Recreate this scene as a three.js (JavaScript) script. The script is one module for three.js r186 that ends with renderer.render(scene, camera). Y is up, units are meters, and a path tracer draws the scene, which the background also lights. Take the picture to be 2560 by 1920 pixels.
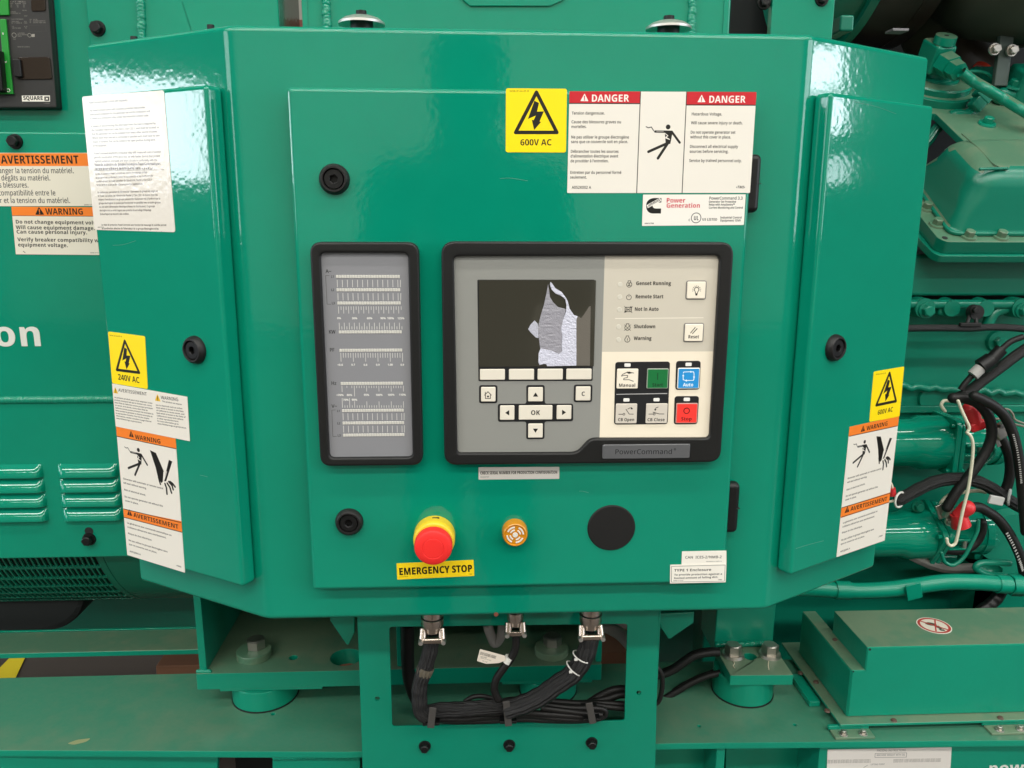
import * as THREE from 'three';
import { RoundedBoxGeometry } from 'three/addons/geometries/RoundedBoxGeometry.js';
import { mergeGeometries } from 'three/addons/utils/BufferGeometryUtils.js';
import { RectAreaLightUniformsLib } from 'three/addons/lights/RectAreaLightUniformsLib.js';
import { MarchingCubes } from 'three/addons/objects/MarchingCubes.js';
import { TextGeometry } from 'three/addons/geometries/TextGeometry.js';
import { FontLoader } from 'three/addons/loaders/FontLoader.js';
import { ImprovedNoise } from 'three/addons/math/ImprovedNoise.js';

// ---------------------------------------------------------------- camera, light, exposure
const scene = new THREE.Scene();
scene.background = new THREE.Color(0x05070a);
const camera = new THREE.PerspectiveCamera(51.6078, 4 / 3, 0.02, 60);
camera.position.set(...[-0.0512, 1.3921, 0.8151]);
camera.rotation.set(-0.2125, -0.0499, 0.0044, 'YXZ');
const renderer = new THREE.WebGLRenderer({ antialias: true });
renderer.toneMapping = THREE.LinearToneMapping;
renderer.toneMappingExposure = 1;
renderer.shadowMap.enabled = true;
RectAreaLightUniformsLib.init();
const LAMP = 28, WINDOW = 15;                        // radiance of the hall's ceiling lamps and of its windows
const lampColour = new THREE.Color(1, 0.98, 0.925), dayColour = new THREE.Color(0.82, 0.89, 1);
//        centre of the fitting, width, length
const LAMPS = [[0, 5.2, 1.3, 10.5, 0.18], [0, 5.2, 3.7, 10.5, 0.36], [0, 5.2, 6.8, 10.5, 0.42]];
//        wall x, z from, z to, y from, y to, radiance
const WINDOWS = [[-6, -0.6, 1.3, 1.62, 2.34, WINDOW], [6, 0.54, 1.5, 2.3, 2.62, WINDOW], [6, 0.54, 1.5, 1.98, 2.26, WINDOW], [6, 0.5, 0.72, 1.62, 1.8, 7], [-6, 2.2, 4.8, 1.2, 3.8, 2.6], [6, 1.9, 5, 1.2, 3.8, 4]];

// ---------------------------------------------------------------- helpers
function creased(g, angle) {                          // smooth normals weighted by face size, so that large faces stay flat
  g = g.index ? g.toNonIndexed() : g; const p = g.attributes.position, n = p.count, fn = [], at = new Map(), key = (i) => Math.round(p.getX(i) * 2e5) + ',' + Math.round(p.getY(i) * 2e5) + ',' + Math.round(p.getZ(i) * 2e5), ks = [];
  const a = new THREE.Vector3(), b = new THREE.Vector3(), c = new THREE.Vector3(), cs = Math.cos(angle);
  for (let i = 0; i < n; i += 3) { a.fromBufferAttribute(p, i); b.fromBufferAttribute(p, i + 1).sub(a); c.fromBufferAttribute(p, i + 2).sub(a); const m = b.clone().cross(c), l = m.length(); fn.push([m.x, m.y, m.z, l || 1e-20]); for (let k = 0; k < 3; k++) { const q = key(i + k); ks.push(q); if (at.has(q)) at.get(q).push(i / 3); else at.set(q, [i / 3]); } }
  const out = new Float32Array(n * 3);
  for (let i = 0; i < n; i++) { const f = fn[(i / 3) | 0]; let x = 0, y = 0, z = 0; for (const j of at.get(ks[i])) { const h = fn[j]; if (f[0] * h[0] + f[1] * h[1] + f[2] * h[2] >= cs * f[3] * h[3]) { x += h[0]; y += h[1]; z += h[2]; } } const l = Math.hypot(x, y, z) || 1; out[i * 3] = x / l; out[i * 3 + 1] = y / l; out[i * 3 + 2] = z / l; }
  g.setAttribute('normal', new THREE.BufferAttribute(out, 3)); return g;
}
const V3 = (a) => new THREE.Vector3(...a);
const used = {};
const numbered = (n) => { const k = (used[n] = (used[n] ?? -1) + 1); return k ? n + '_' + String(k).padStart(3, '0') : n; };
function thing(name, label, category, group) {
  const o = new THREE.Group(); o.name = numbered(name); scene.add(o);
  o.userData = { label, category }; if (group) o.userData.group = group;
  return o;
}
function tag(o, label, category, group) { o.userData.label = label; o.userData.category = category; if (group) o.userData.group = group; return o; }
function uvBox(g) {                                   // uv in metres from the side each face looks to
  g = g.index ? g.toNonIndexed() : g;
  const p = g.attributes.position, n = p.count, uv = new Float32Array(n * 2), a = new THREE.Vector3(), b = new THREE.Vector3(), c = new THREE.Vector3(), m = new THREE.Vector3();
  for (let i = 0; i < n; i += 3) {
    a.fromBufferAttribute(p, i); b.fromBufferAttribute(p, i + 1); c.fromBufferAttribute(p, i + 2);
    m.crossVectors(b.clone().sub(a), c.clone().sub(a)); const x = Math.abs(m.x), y = Math.abs(m.y), z = Math.abs(m.z);
    [a, b, c].forEach((v, k) => { const q = z >= x && z >= y ? [v.x, v.y] : y >= x ? [v.x, v.z] : [v.z, v.y]; uv[(i + k) * 2] = q[0]; uv[(i + k) * 2 + 1] = q[1]; });
  }
  g.setAttribute('uv', new THREE.BufferAttribute(uv, 2));
  return g;
}
const clean = (g) => { g = g.index ? g.toNonIndexed() : g; for (const k of Object.keys(g.attributes)) if (!['position', 'normal', 'uv'].includes(k)) g.deleteAttribute(k); return g; };
function upFaces(g) {                                  // two materials: the first for all faces, the second for those that lie flat and gather dust
  const p = g.attributes.position, n = p.count, up = [], rest = [], a = new THREE.Vector3(), b = new THREE.Vector3(), c = new THREE.Vector3();
  for (let i = 0; i < n; i += 3) { a.fromBufferAttribute(p, i); b.fromBufferAttribute(p, i + 1).sub(a); c.fromBufferAttribute(p, i + 2).sub(a); b.cross(c); (b.y > 0.6 * b.length() ? up : rest).push(i, i + 1, i + 2); }
  g.clearGroups(); g.setIndex(rest.concat(up)); g.addGroup(0, rest.length, 0); g.addGroup(rest.length, up.length, 1);
  return g;
}
function part(name, geos, mat, parent, label) {       // several pieces of one part become one mesh
  const list = [geos].flat().map((g) => (g.userData.keepUv ? clean(g) : uvBox(clean(g))));
  const g = list.length > 1 ? mergeGeometries(list) : list[0];
  if (Array.isArray(mat)) upFaces(g);
  const m = new THREE.Mesh(g, mat); m.name = parent ? name : numbered(name);
  m.castShadow = m.receiveShadow = true;
  if (label) m.userData.label = label;
  (parent ?? scene).add(m);
  return m;
}
const struct = (name, geos, mat) => { const m = part(name, geos, mat); m.userData.kind = 'structure'; return m; };
const move = (g, x, y, z) => g.translate(x, y, z);
function box(x0, x1, y0, y1, z0, z1, r = 0.0015) {
  const w = x1 - x0, h = y1 - y0, d = z1 - z0;
  const g = r ? new RoundedBoxGeometry(w, h, d, 2, Math.min(r, w * 0.45, h * 0.45, d * 0.45)) : new THREE.BoxGeometry(w, h, d);
  return g.translate((x0 + x1) / 2, (y0 + y1) / 2, (z0 + z1) / 2);
}
const turned = (g, rx, ry = 0, rz = 0) => g.applyMatrix4(new THREE.Matrix4().makeRotationFromEuler(new THREE.Euler(rx, ry, rz, 'YXZ')));
const shapeOf = (pts) => new THREE.Shape(pts.map((p) => new THREE.Vector2(p[0], p[1])));
function rounded(pts, r) {                            // a polygon with rounded corners; r may be one number or one per corner
  const s = new THREE.Shape(), n = pts.length, V = (p) => new THREE.Vector2(p[0], p[1]);
  for (let i = 0; i < n; i++) {
    const a = V(pts[(i + n - 1) % n]), b = V(pts[i]), c = V(pts[(i + 1) % n]), R = Array.isArray(r) ? r[i] : r;
    const u = a.clone().sub(b), v = c.clone().sub(b), k = Math.min(R, u.length() * 0.49, v.length() * 0.49);
    u.setLength(k).add(b); v.setLength(k).add(b);
    if (i) s.lineTo(u.x, u.y); else s.moveTo(u.x, u.y);
    s.quadraticCurveTo(b.x, b.y, v.x, v.y);
  }
  s.closePath();
  return s;
}
const rect = (x0, y0, x1, y1) => [[x0, y0], [x1, y0], [x1, y1], [x0, y1]];
const bbRect = (q) => rect(Math.min(q[0][0], q[2][0]), Math.min(q[0][1], q[2][1]), Math.max(q[1][0], q[2][0]), Math.max(q[0][1], q[1][1]));
const ballEnds = (pts, r) => [pts[0], pts.at(-1)].map((p) => new THREE.SphereGeometry(r * 0.995, 18, 12).translate(...p));
function ext(shape, z0, z1, bevel = 0, seg = 2, curve = 8) { // the outline stays; the front and back edges are rounded inwards
  const d = z1 - z0, b = Math.min(bevel, d * 0.49);
  let g = new THREE.ExtrudeGeometry(shape, { depth: d - 2 * b, bevelEnabled: b > 0, bevelThickness: b, bevelSize: b, bevelOffset: -b, bevelSegments: seg, curveSegments: curve });
  g.translate(0, 0, z0 + b);
  g.deleteAttribute('normal'); g.deleteAttribute('uv');
  return creased(g, 0.75);
}
const plan = (shape, y0, y1, bevel, seg) => ext(shape, y0, y1, bevel, seg).rotateX(-Math.PI / 2); // shape drawn as (x, -z), raised from y0 to y1
const flip = (pts) => pts.map((p) => [p[0], -p[1]]);
const AXES = { y: [0, 0, 0], x: [0, 0, -Math.PI / 2], z: [Math.PI / 2, 0, 0] };
function cyl(r0, r1, h, [x, y, z], axis = 'y', seg = 32) { // from its base along the axis
  const g = new THREE.CylinderGeometry(r1, r0, h, seg); g.translate(0, h / 2, 0);
  return turned(g, ...AXES[axis]).translate(x, y, z);
}
function lathe(prof, [x, y, z], axis = 'z', seg = 40) { return turned(creased(new THREE.LatheGeometry(prof.map((p) => new THREE.Vector2(p[0], p[1])), seg), 0.6), ...AXES[axis]).translate(x, y, z); }
function tube(pts, r, seg = 48, rad = 12, closed = false) { return new THREE.TubeGeometry(new THREE.CatmullRomCurve3(pts.map(V3), closed, 'centripetal'), seg, r, rad, closed); }
function bar(a, b, r, seg = 16, r1) { const A = V3(a), d = V3(b).sub(A), g = new THREE.CylinderGeometry(r1 ?? r, r, d.length(), seg); g.translate(0, d.length() / 2, 0); g.applyQuaternion(new THREE.Quaternion().setFromUnitVectors(new THREE.Vector3(0, 1, 0), d.clone().normalize())); return g.translate(A.x, A.y, A.z); }
const hexHead = (r, h) => { const g = new THREE.CylinderGeometry(r * 0.94, r, h, 6); return g.toNonIndexed(); };
function bolt(r, [x, y, z], axis = 'z', turn = 0.2, washer = 1.45, socket = false) { // flanged hexagon head
  const f = r * 0.35, gs = [cyl(r * washer, r * washer * 0.93, f, [0, 0, 0], 'y', 28)];
  const hd = new THREE.CylinderGeometry(r, r, r * 1.0, 6).toNonIndexed(); hd.computeVertexNormals(); gs.push(hd.rotateY(turn).translate(0, f + r * 0.5, 0));
  gs.push(cyl(r * 0.87, r * 0.74, r * 0.12, [0, f + r, 0], 'y', 24));
  return gs.map((g) => turned(clean(g), ...AXES[axis]).translate(x, y, z));
}
function disc(pts, r) { return pts; }
// frames of the two slanted side faces and of the leaning cylinder bank
const FL = new THREE.Matrix4().makeRotationY(-0.5236).setPosition(-0.28, 0, 0);
const FR = new THREE.Matrix4().makeRotationY(0.5236).setPosition(0.28, 0, 0);
const FB = new THREE.Matrix4().makeRotationX(-1.0472).setPosition(...[0.7039, 1.3603, -0.38]);
const FS = new THREE.Matrix4().makeRotationX(-1.0472).setPosition(...[0.7802, 1.607, -0.66]);
const on = (M, gs) => [gs].flat().map((g) => g.applyMatrix4(M));
const rng = ((s) => () => ((s = Math.imul(s ^ (s >>> 15), 2246822519) + 0x9e3779b9 | 0) >>> 0) / 4294967296)(7);
const noise = new ImprovedNoise();

// ---------------------------------------------------------------- textures and materials
function field(n, f, chans = 1) {
  const d = new Float32Array(n * n * 4);
  for (let j = 0; j < n; j++) for (let i = 0; i < n; i++) { const v = f(i / n, j / n), o = (j * n + i) * 4; if (chans === 1) d[o] = d[o + 1] = d[o + 2] = v; else { d[o] = v[0]; d[o + 1] = v[1]; d[o + 2] = v[2]; } d[o + 3] = 1; }
  const t = new THREE.DataTexture(d, n, n, THREE.RGBAFormat, THREE.FloatType);
  t.wrapS = t.wrapT = THREE.RepeatWrapping; t.magFilter = THREE.LinearFilter; t.needsUpdate = true;
  return t;
}
// seamless noise: the unit square is wrapped round a torus
function wrapped(u, v, k, z) { const a = u * 2 * Math.PI, b = v * 2 * Math.PI, r = k / (2 * Math.PI); return noise.noise(Math.cos(a) * r + 31.4 + 2.1 * z, Math.sin(a) * r + Math.cos(b) * r * 1.37, Math.sin(b) * r + z * 7.7); }
const every = (t, m) => { const c = t.clone(); c.repeat.set(1 / m, 1 / m); c.needsUpdate = true; return c; };
const lat = (u, v, n, s) => {                         // value noise on an n by n lattice that repeats
  const x = u * n, y = v * n, i = Math.floor(x), j = Math.floor(y), fx = x - i, fy = y - j, sx = fx * fx * (3 - 2 * fx), sy = fy * fy * (3 - 2 * fy);
  const h = (p, q) => { let k = Math.imul(((p % n) + n) % n, 374761393) + Math.imul(((q % n) + n) % n, 668265263) + s * 1442695; k = Math.imul(k ^ (k >>> 13), 1274126177); return ((k ^ (k >>> 16)) >>> 0) / 4294967296; };
  return (h(i, j) * (1 - sx) + h(i + 1, j) * sx) * (1 - sy) + (h(i, j + 1) * (1 - sx) + h(i + 1, j + 1) * sx) * sy;
};
// orange peel of sprayed paint: a 0.2 m tile with grains of about 5 mm over long soft waves (height 0..1)
const peel = every(field(768, (u, v) => 0.5 + 0.30 * (lat(u, v, 44, 1) - 0.5) + 0.16 * (lat(u, v, 83, 2) - 0.5) + 0.55 * (lat(u, v, 5, 3) - 0.5) + 0.25 * (lat(u, v, 11, 5) - 0.5)), 0.2);
const rough = every(field(256, (u, v) => 0.5 + 0.5 * (lat(u, v, 60, 4) - 0.5) + 0.4 * (lat(u, v, 120, 6) - 0.5)), 0.06);
const sm = (a, b, x) => { const t = Math.min(1, Math.max(0, (x - a) / (b - a))); return t * t * (3 - 2 * t); };
const GREEN = [0.002, 0.24, 0.146];
const greenMap = every(field(256, (u, v) => { const k = 0.96 + 0.08 * lat(u, v, 9, 11) + 0.03 * (lat(u, v, 61, 12) - 0.5); return GREEN.map((c) => c * k); }, 3), 0.9);
// paint with a film of shop dust in wiped, patchy stains
const dustMap = every(field(512, (u, v) => {
  const n = 0.5 * lat(u, v, 5, 21) + 0.3 * lat(u, v, 13, 22) + 0.2 * lat(u, v, 47, 23), sp = lat(u, v, 190, 24);
  const k = 0.30 + 0.20 * sm(0.34, 0.62, n) + 0.08 * (sp - 0.5), dust = [0.27, 0.25, 0.16], g = [0.008, 0.17, 0.1];
  return g.map((c, i) => c * (1 - k) + dust[i] * k);
}, 3), 0.5);
const railMap = every(field(512, (u, v) => {
  const n = 0.6 * lat(u, v, 3, 31) + 0.25 * lat(u, v, 9, 32) + 0.15 * lat(u, v, 41, 33), sp = lat(u, v, 170, 34);
  const k = 0.20 + 0.24 * sm(0.3, 0.68, n) + 0.06 * (sp - 0.5), dust = [0.23, 0.21, 0.14], g = [0.006, 0.19, 0.115];
  return g.map((c, i) => c * (1 - k) + dust[i] * k);
}, 3), 0.7);
const S = (o) => new THREE.MeshStandardMaterial(o), P = (o) => new THREE.MeshPhysicalMaterial(o), rgb = (r, g, b) => new THREE.Color().setRGB(r, g, b);
const M = {
  paint: P({ map: greenMap, roughness: 0.07, bumpMap: peel, bumpScale: 0.0001, ior: 1.52 }),
  paintRough: P({ map: greenMap, roughness: 0.3, bumpMap: peel, bumpScale: 0.0002 }),
  engine: P({ color: rgb(0.004, 0.185, 0.114), roughness: 0.27, bumpMap: rough, bumpScale: 0.00008 }),  // darker copy of the machine green; shade of the recesses is in it
  dusty: P({ map: dustMap, roughness: 0.34, bumpMap: rough, bumpScale: 0.00006 }),
  rail: P({ map: railMap, roughness: 0.19, bumpMap: peel, bumpScale: 0.0002 }),
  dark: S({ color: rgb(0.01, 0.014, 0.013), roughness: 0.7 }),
  black: P({ color: rgb(0.007, 0.007, 0.007), roughness: 0.4, specularIntensity: 0.7, bumpMap: rough, bumpScale: 0.00005 }),
  blackMatt: P({ color: rgb(0.009, 0.0085, 0.008), roughness: 0.5, specularIntensity: 0.8, bumpMap: rough, bumpScale: 0.0001 }),
  clip: P({ color: rgb(0.06, 0.055, 0.05), roughness: 0.5 }),
  bezel: P({ color: rgb(0.011, 0.011, 0.0105), roughness: 0.42, specularIntensity: 0.7, bumpMap: rough, bumpScale: 0.00004 }),
  steel: S({ color: rgb(0.72, 0.69, 0.64), metalness: 1, roughness: 0.45, bumpMap: rough, bumpScale: 0.00005 }),
  zinc: S({ color: rgb(0.5, 0.47, 0.42), metalness: 1, roughness: 0.42, bumpMap: rough, bumpScale: 0.0001 }),
  nickel: S({ color: rgb(0.6, 0.5, 0.42), metalness: 1, roughness: 0.26 }),
  rubber: P({ color: rgb(0.0085, 0.0075, 0.007), roughness: 0.5, specularIntensity: 0.75, bumpMap: rough, bumpScale: 0.0002 }),
  white: S({ color: rgb(0.72, 0.7, 0.64), roughness: 0.45 }),
  cream: S({ color: rgb(0.7, 0.66, 0.5), roughness: 0.5 }),
  red: P({ color: rgb(0.62, 0.025, 0.03), roughness: 0.4 }),
  stopRed: P({ color: rgb(0.88, 0.028, 0.024), roughness: 0.5, specularIntensity: 0.7 }),
  yellow: P({ color: rgb(0.8, 0.55, 0.02), roughness: 0.4 }),
  amber: P({ color: rgb(0.62, 0.24, 0.008), roughness: 0.25, transmission: 0.0 }),
  wood: S({ color: rgb(0.2, 0.09, 0.045), roughness: 0.8 }),
};
const clothMap = (() => { const t = every(field(128, (u, v) => { const a = (u * 8 + v * 8) % 1, b = (u * 8 - v * 8 + 8) % 1; return 0.5 + 0.5 * (Math.sin(a * 6.283) * Math.sin(b * 6.283)); }), 0.02); return t; })();
M.braid = P({ color: rgb(0.0085, 0.0078, 0.0072), roughness: 0.42, bumpMap: clothMap, bumpScale: 0.0006 });
const wrinkle = every(field(256, (u, v) => 0.5 + 0.6 * (lat(u * 0.5, v, 26, 41) - 0.5) + 0.35 * (lat(u, v, 60, 42) - 0.5)), 0.05), crumple = every(field(256, (u, v) => 0.5 + 0.5 * (lat(u, v, 34, 43) - 0.5) + 0.4 * (lat(u, v, 70, 44) - 0.5)), 0.05);
M.strap = S({ color: rgb(0.3, 0.28, 0.25), metalness: 0.7, roughness: 0.5, bumpMap: clothMap, bumpScale: 0.001 });

// printing: a canvas in millimetres of the plane that it lies on
function print(x0, y0, x1, y1, k, bg, draw) {
  const c = document.createElement('canvas'); c.width = Math.ceil((x1 - x0) * k); c.height = Math.ceil((y1 - y0) * k);
  const g = c.getContext('2d'); g.scale(c.width / (x1 - x0), c.height / (y1 - y0)); g.translate(-x0, -y0);
  if (bg) { g.fillStyle = bg; g.fillRect(x0, y0, x1 - x0, y1 - y0); }
  draw(g);
  const t = new THREE.CanvasTexture(c); t.colorSpace = THREE.SRGBColorSpace; t.box = [x0, y0, x1, y1];
  return t;
}
const uvPrint = (g, [x0, y0, x1, y1]) => { // the print lies on the plane: uv from the place in millimetres
  g = clean(g); const p = g.attributes.position, uv = new Float32Array(p.count * 2);
  for (let i = 0; i < p.count; i++) { uv[i * 2] = (p.getX(i) * 1000 - x0) / (x1 - x0); uv[i * 2 + 1] = 1 - (-p.getY(i) * 1000 - y0) / (y1 - y0); }
  g.setAttribute('uv', new THREE.BufferAttribute(uv, 2)); g.userData.keepUv = true;
  return g;
};
const INK = '#15130f';
function T(g, text, [a, b], cap, o = {}) {            // text from a to b along its baseline; cap = height of capitals
  const dx = b[0] - a[0], dy = b[1] - a[1], L = Math.hypot(dx, dy), px = 100;
  g.save(); g.translate(a[0], a[1]); g.rotate(Math.atan2(dy, dx)); if (o.skew) g.transform(1, 0, o.skew, 1, 0, 0);
  const s = cap / 0.714 / px; g.font = (o.italic ? 'italic ' : '') + (o.thin ? '' : 'bold ') + px + 'px ' + (o.font ?? 'sans-serif'); g.textBaseline = 'alphabetic';
  const w = g.measureText(text).width; g.scale(L / w, s); g.fillStyle = o.ink ?? INK; g.fillText(text, 0, 0);
  if (o.fat) { g.strokeStyle = o.ink ?? INK; g.lineWidth = o.fat; g.strokeText(text, 0, 0); }
  g.restore();
}
const line = (g, pts, w, ink = INK, cap = 'round') => { g.beginPath(); pts.forEach((p, i) => (i ? g.lineTo(p[0], p[1]) : g.moveTo(p[0], p[1]))); g.lineWidth = w; g.strokeStyle = ink; g.lineCap = cap; g.lineJoin = 'round'; g.stroke(); };
const fill = (g, pts, ink = INK) => { g.beginPath(); pts.forEach((p, i) => (i ? g.lineTo(p[0], p[1]) : g.moveTo(p[0], p[1]))); g.closePath(); g.fillStyle = ink; g.fill(); };
const dot = (g, x, y, r, ink = INK) => { g.beginPath(); g.arc(x, y, r, 0, 7); g.fillStyle = ink; g.fill(); };
const ring = (g, x, y, r, w, ink = INK, a = 0, b = 6.2832) => { g.beginPath(); g.arc(x, y, r, a, b); g.lineWidth = w; g.strokeStyle = ink; g.stroke(); };
function within(g, [a, b], u, draw) { g.save(); g.translate(a[0], a[1]); g.rotate(Math.atan2(b[1] - a[1], b[0] - a[0])); const s = Math.hypot(b[0] - a[0], b[1] - a[1]) / u; g.scale(s, s); draw(); g.restore(); } // a small drawing u units wide from a to b
const alertSign = (g, ab, ink, bang) => within(g, ab, 10, () => { g.lineJoin = 'round'; fill(g, [[0, 0], [10, 0], [5, -9]], ink); line(g, [[0.4, -0.4], [9.6, -0.4], [5, -8.6], [0.4, -0.4]], 0.9, ink); line(g, [[5, -6.2], [5, -3]], 1.2, bang); dot(g, 5, -1.4, 0.7, bang); });
const boltSign = (g, ab) => within(g, ab, 350, () => { // voltage triangle, 350 units wide
  line(g, [[14, -14], [336, -14], [176, -310], [14, -14]], 27);
  fill(g, [[160, -248], [196, -232], [180, -168], [234, -170], [200, -96], [212, -92], [158, -32], [140, -108], [154, -104], [172, -140], [110, -114]], INK);
});
const manSign = (g, ab) => within(g, ab, 280, () => { // figure struck by a current, 280 wide
  dot(g, 175, 22, 18); line(g, [[74, 56], [205, 58]], 17); line(g, [[205, 58], [271, 140]], 17); fill(g, [[150, 60], [213, 56], [196, 150], [160, 148]], INK);
  line(g, [[172, 145], [25, 208]], 20); line(g, [[176, 145], [102, 258]], 20); line(g, [[1, 20], [20, 28], [42, 22], [62, 50]], 6);
  line(g, [[152, 70], [176, 88], [160, 98], [190, 116], [152, 102]], 6, '#efe9de'); line(g, [[84, 54], [140, 54]], 3, '#efe9de');
});
const handSign = (g, ab) => within(g, ab, 190, () => { // cut hand, 190 wide
  fill(g, [[0, 0], [50, 10], [104, 112], [96, 172], [76, 192], [50, 160], [36, 100]]); line(g, [[54, 160], [66, 200]], 12);
  fill(g, [[156, 35], [184, 40], [118, 172], [98, 176]]); line(g, [[103, 120], [92, 176]], 5, '#efe9de'); line(g, [[100, 172], [130, 110]], 4, '#efe9de');
  for (const [a, b, c] of [[[106, 190], [116, 214], [116, 252]], [[126, 184], [146, 206], [156, 238]], [[140, 172], [166, 190], [172, 214]], [[152, 170], [172, 178], [190, 194]]]) line(g, [a, b, c], 13);
});
const scribble = (g, a, b, cap, n, seed) => { };

// a sticker: thin printed sheet whose four corners were measured on the plane (millimetres)
function sticker(name, label, category, quad, z, k, bg, draw, o = {}) {
  const xs = quad.map((p) => p[0]), ys = quad.map((p) => p[1]), bx = [Math.min(...xs), Math.min(...ys), Math.max(...xs), Math.max(...ys)];
  const t = print(...bx, k, bg, draw), g = ext(rounded(quad.map((p) => [p[0] / 1000, -p[1] / 1000]), o.r ?? 0.0006), z, z + 0.00035, 0, 1, 4);
  uvPrint(g, bx); if (o.frame) g.applyMatrix4(o.frame);
  let bump = null; if (o.bump) { bump = o.bump.clone(); bump.repeat.set((bx[2] - bx[0]) / 200, (bx[3] - bx[1]) / 200); bump.needsUpdate = true; }
  const m = part(name, g, P({ map: t, specularIntensity: o.spec ?? 1, roughness: o.rough ?? 0.3, bumpMap: bump, bumpScale: o.bumpScale ?? 0.0001 }));
  tag(m, label, category, o.group);
  return m;
}

// ---------------------------------------------------------------- the hall round the machine (seen only in gaps and as reflections)
struct('floor', [new THREE.PlaneGeometry(14, 18).rotateX(-Math.PI / 2)], S({ color: rgb(0.055, 0.047, 0.042), roughness: 0.45 }));
{
  const farMat = S({ color: rgb(0.52, 0.5, 0.42), roughness: 0.8 }), wallMat = S({ color: rgb(0.09, 0.09, 0.085), roughness: 0.8 }), lowMat = S({ color: rgb(0.3, 0.1, 0.07), roughness: 0.7 });
  const sideWall = (x, out) => {                     // with openings for the windows
    const s = shapeOf(rect(-9.2, 0, 9.2, 6)), list = WINDOWS.filter((w) => w[0] === x);
    for (const [, z0, z1, y0, y1] of list) s.holes.push(new THREE.Path(rect(-z1 * out, y0, -z0 * out, y1).map((p) => new THREE.Vector2(p[0], p[1]))));
    return ext(s, 0, 0.2).rotateY(out * Math.PI / 2).translate(x, 0, 0);
  };
  struct('wall_left', sideWall(-6, -1), wallMat);
  struct('wall_right', sideWall(6, 1), wallMat);
  struct('wall_behind_machine', box(-7, 7, 0, 6, -5.2, -5, 0), farMat);
  struct('wall_opposite', box(-7, 7, 0, 6, 9, 9.2, 0), farMat);
  struct('wall_band', [box(-7, 7, 1.9, 2.6505, -5, -4.97, 0)], lowMat);
  struct('ceiling', box(-7, 7, 6, 6.2, -7, 9.2, 0), S({ color: rgb(0.5, 0.5, 0.48), roughness: 0.9 }));
  for (const [x, y, z, w, l] of LAMPS) {
    const t = thing('ceiling_lamp', 'long white ceiling lamp panel ' + (z < 2 ? 'right above the machine' : z < 5 ? 'in front of the machine' : 'at the far end of the hall'), 'lamp');
    part('housing', box(x - w / 2 - 0.04, x + w / 2 + 0.04, y + 0.006, y + 0.08, z - l / 2 - 0.04, z + l / 2 + 0.04, 0.01), M.white, t);
    part('diffuser', box(x - w / 2, x + w / 2, y, y + 0.005, z - l / 2, z + l / 2, 0), S({ color: 0xffffff, emissive: lampColour, emissiveIntensity: 1.2 }), t);
    const a = new THREE.RectAreaLight(lampColour, LAMP, w, l); a.position.set(x, y - 0.004, z); a.rotation.x = -Math.PI / 2; scene.add(a);
  }
  for (const [x, z0, z1, y0, y1, L] of WINDOWS) {
    const s = Math.sign(x), t = thing('window', (z1 > 2 ? 'tall daylit window in front part of the ' : y1 - y0 > 0.5 ? 'low wide daylit window in the ' : y0 > 2.28 ? 'small upper daylit window in the ' : y0 > 1.9 ? 'small middle daylit window in the ' : 'small lower daylit window in the ') + (s < 0 ? 'left wall' : 'right wall'), 'window');
    part('pane', box(Math.min(x, x + s * 0.04) + s * 0.06, Math.max(x, x + s * 0.04) + s * 0.06, y0, y1, z0, z1, 0), S({ color: 0xffffff, emissive: dayColour, emissiveIntensity: 0.6 }), t);
    const a = new THREE.RectAreaLight(dayColour, L, z1 - z0, y1 - y0); a.position.set(x + s * 0.05, (y0 + y1) / 2, (z0 + z1) / 2); a.rotation.y = s * Math.PI / 2; scene.add(a);
  }
}

// ---------------------------------------------------------------- control cabinet
const HW = 0.28, Y0 = 0.95, Y1 = 1.5644, WL = 0.2057;
const wx = HW + WL * Math.cos(Math.PI / 6), wz = -WL * Math.sin(Math.PI / 6);
const cabinet = thing('control_cabinet', 'green sheet-metal control cabinet with a front door and slanted sides', 'control cabinet');
part('housing', plan(rounded(flip([[-HW, 0], [HW, 0], [wx, wz], [wx, -0.25], [-wx, -0.25], [-wx, wz]]), [0.008, 0.008, 0.003, 0.003, 0.003, 0.003]), Y0, Y1, 0.006, 4), M.paint, cabinet);
const D = 0.02;
part('door', box(-0.2246, 0.2237, 0.9948, 1.5066, 0.003, D, 0.0045), M.paint, cabinet);
const coverL = part('side_cover', on(FL, box(-0.1940, -0.0117, 0.9955, 1.509, 0.0005, 0.0205, 0.0045)), M.paint, cabinet);
const coverR = part('side_cover', on(FR, box(0.0117, 0.1925, 0.9975, 1.509, 0.0005, 0.0205, 0.0045)), M.paint, cabinet);
const latchGeo = () => {
  const hole = new THREE.Path(); for (let i = 0; i < 6; i++) { const a = i * Math.PI / 3 + 0.3; hole[i ? 'lineTo' : 'moveTo'](0.0042 * Math.cos(a), 0.0042 * Math.sin(a)); } hole.closePath();
  const s = new THREE.Shape().absarc(0, 0, 0.0092, 0, Math.PI * 2); s.holes.push(hole);
  return { collar: lathe([[0.0095, 0], [0.0146, 0], [0.0146, 0.002], [0.0136, 0.0052], [0.0118, 0.0072], [0.0104, 0.0072], [0.0098, 0.0056], [0.0095, 0]], [0, 0, 0], 'z', 48), core: [ext(s, 0.0005, 0.0058, 0.0005, 1, 24), cyl(0.006, 0.006, 0.001, [0, 0, 0], 'z')] };
};
const latches = [[null, [-0.1831, 1.4227]], [null, [-0.1824, 1.0733]], [FL, [-0.0539, 1.2524]], [FR, [0.0522, 1.252]]];
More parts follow.
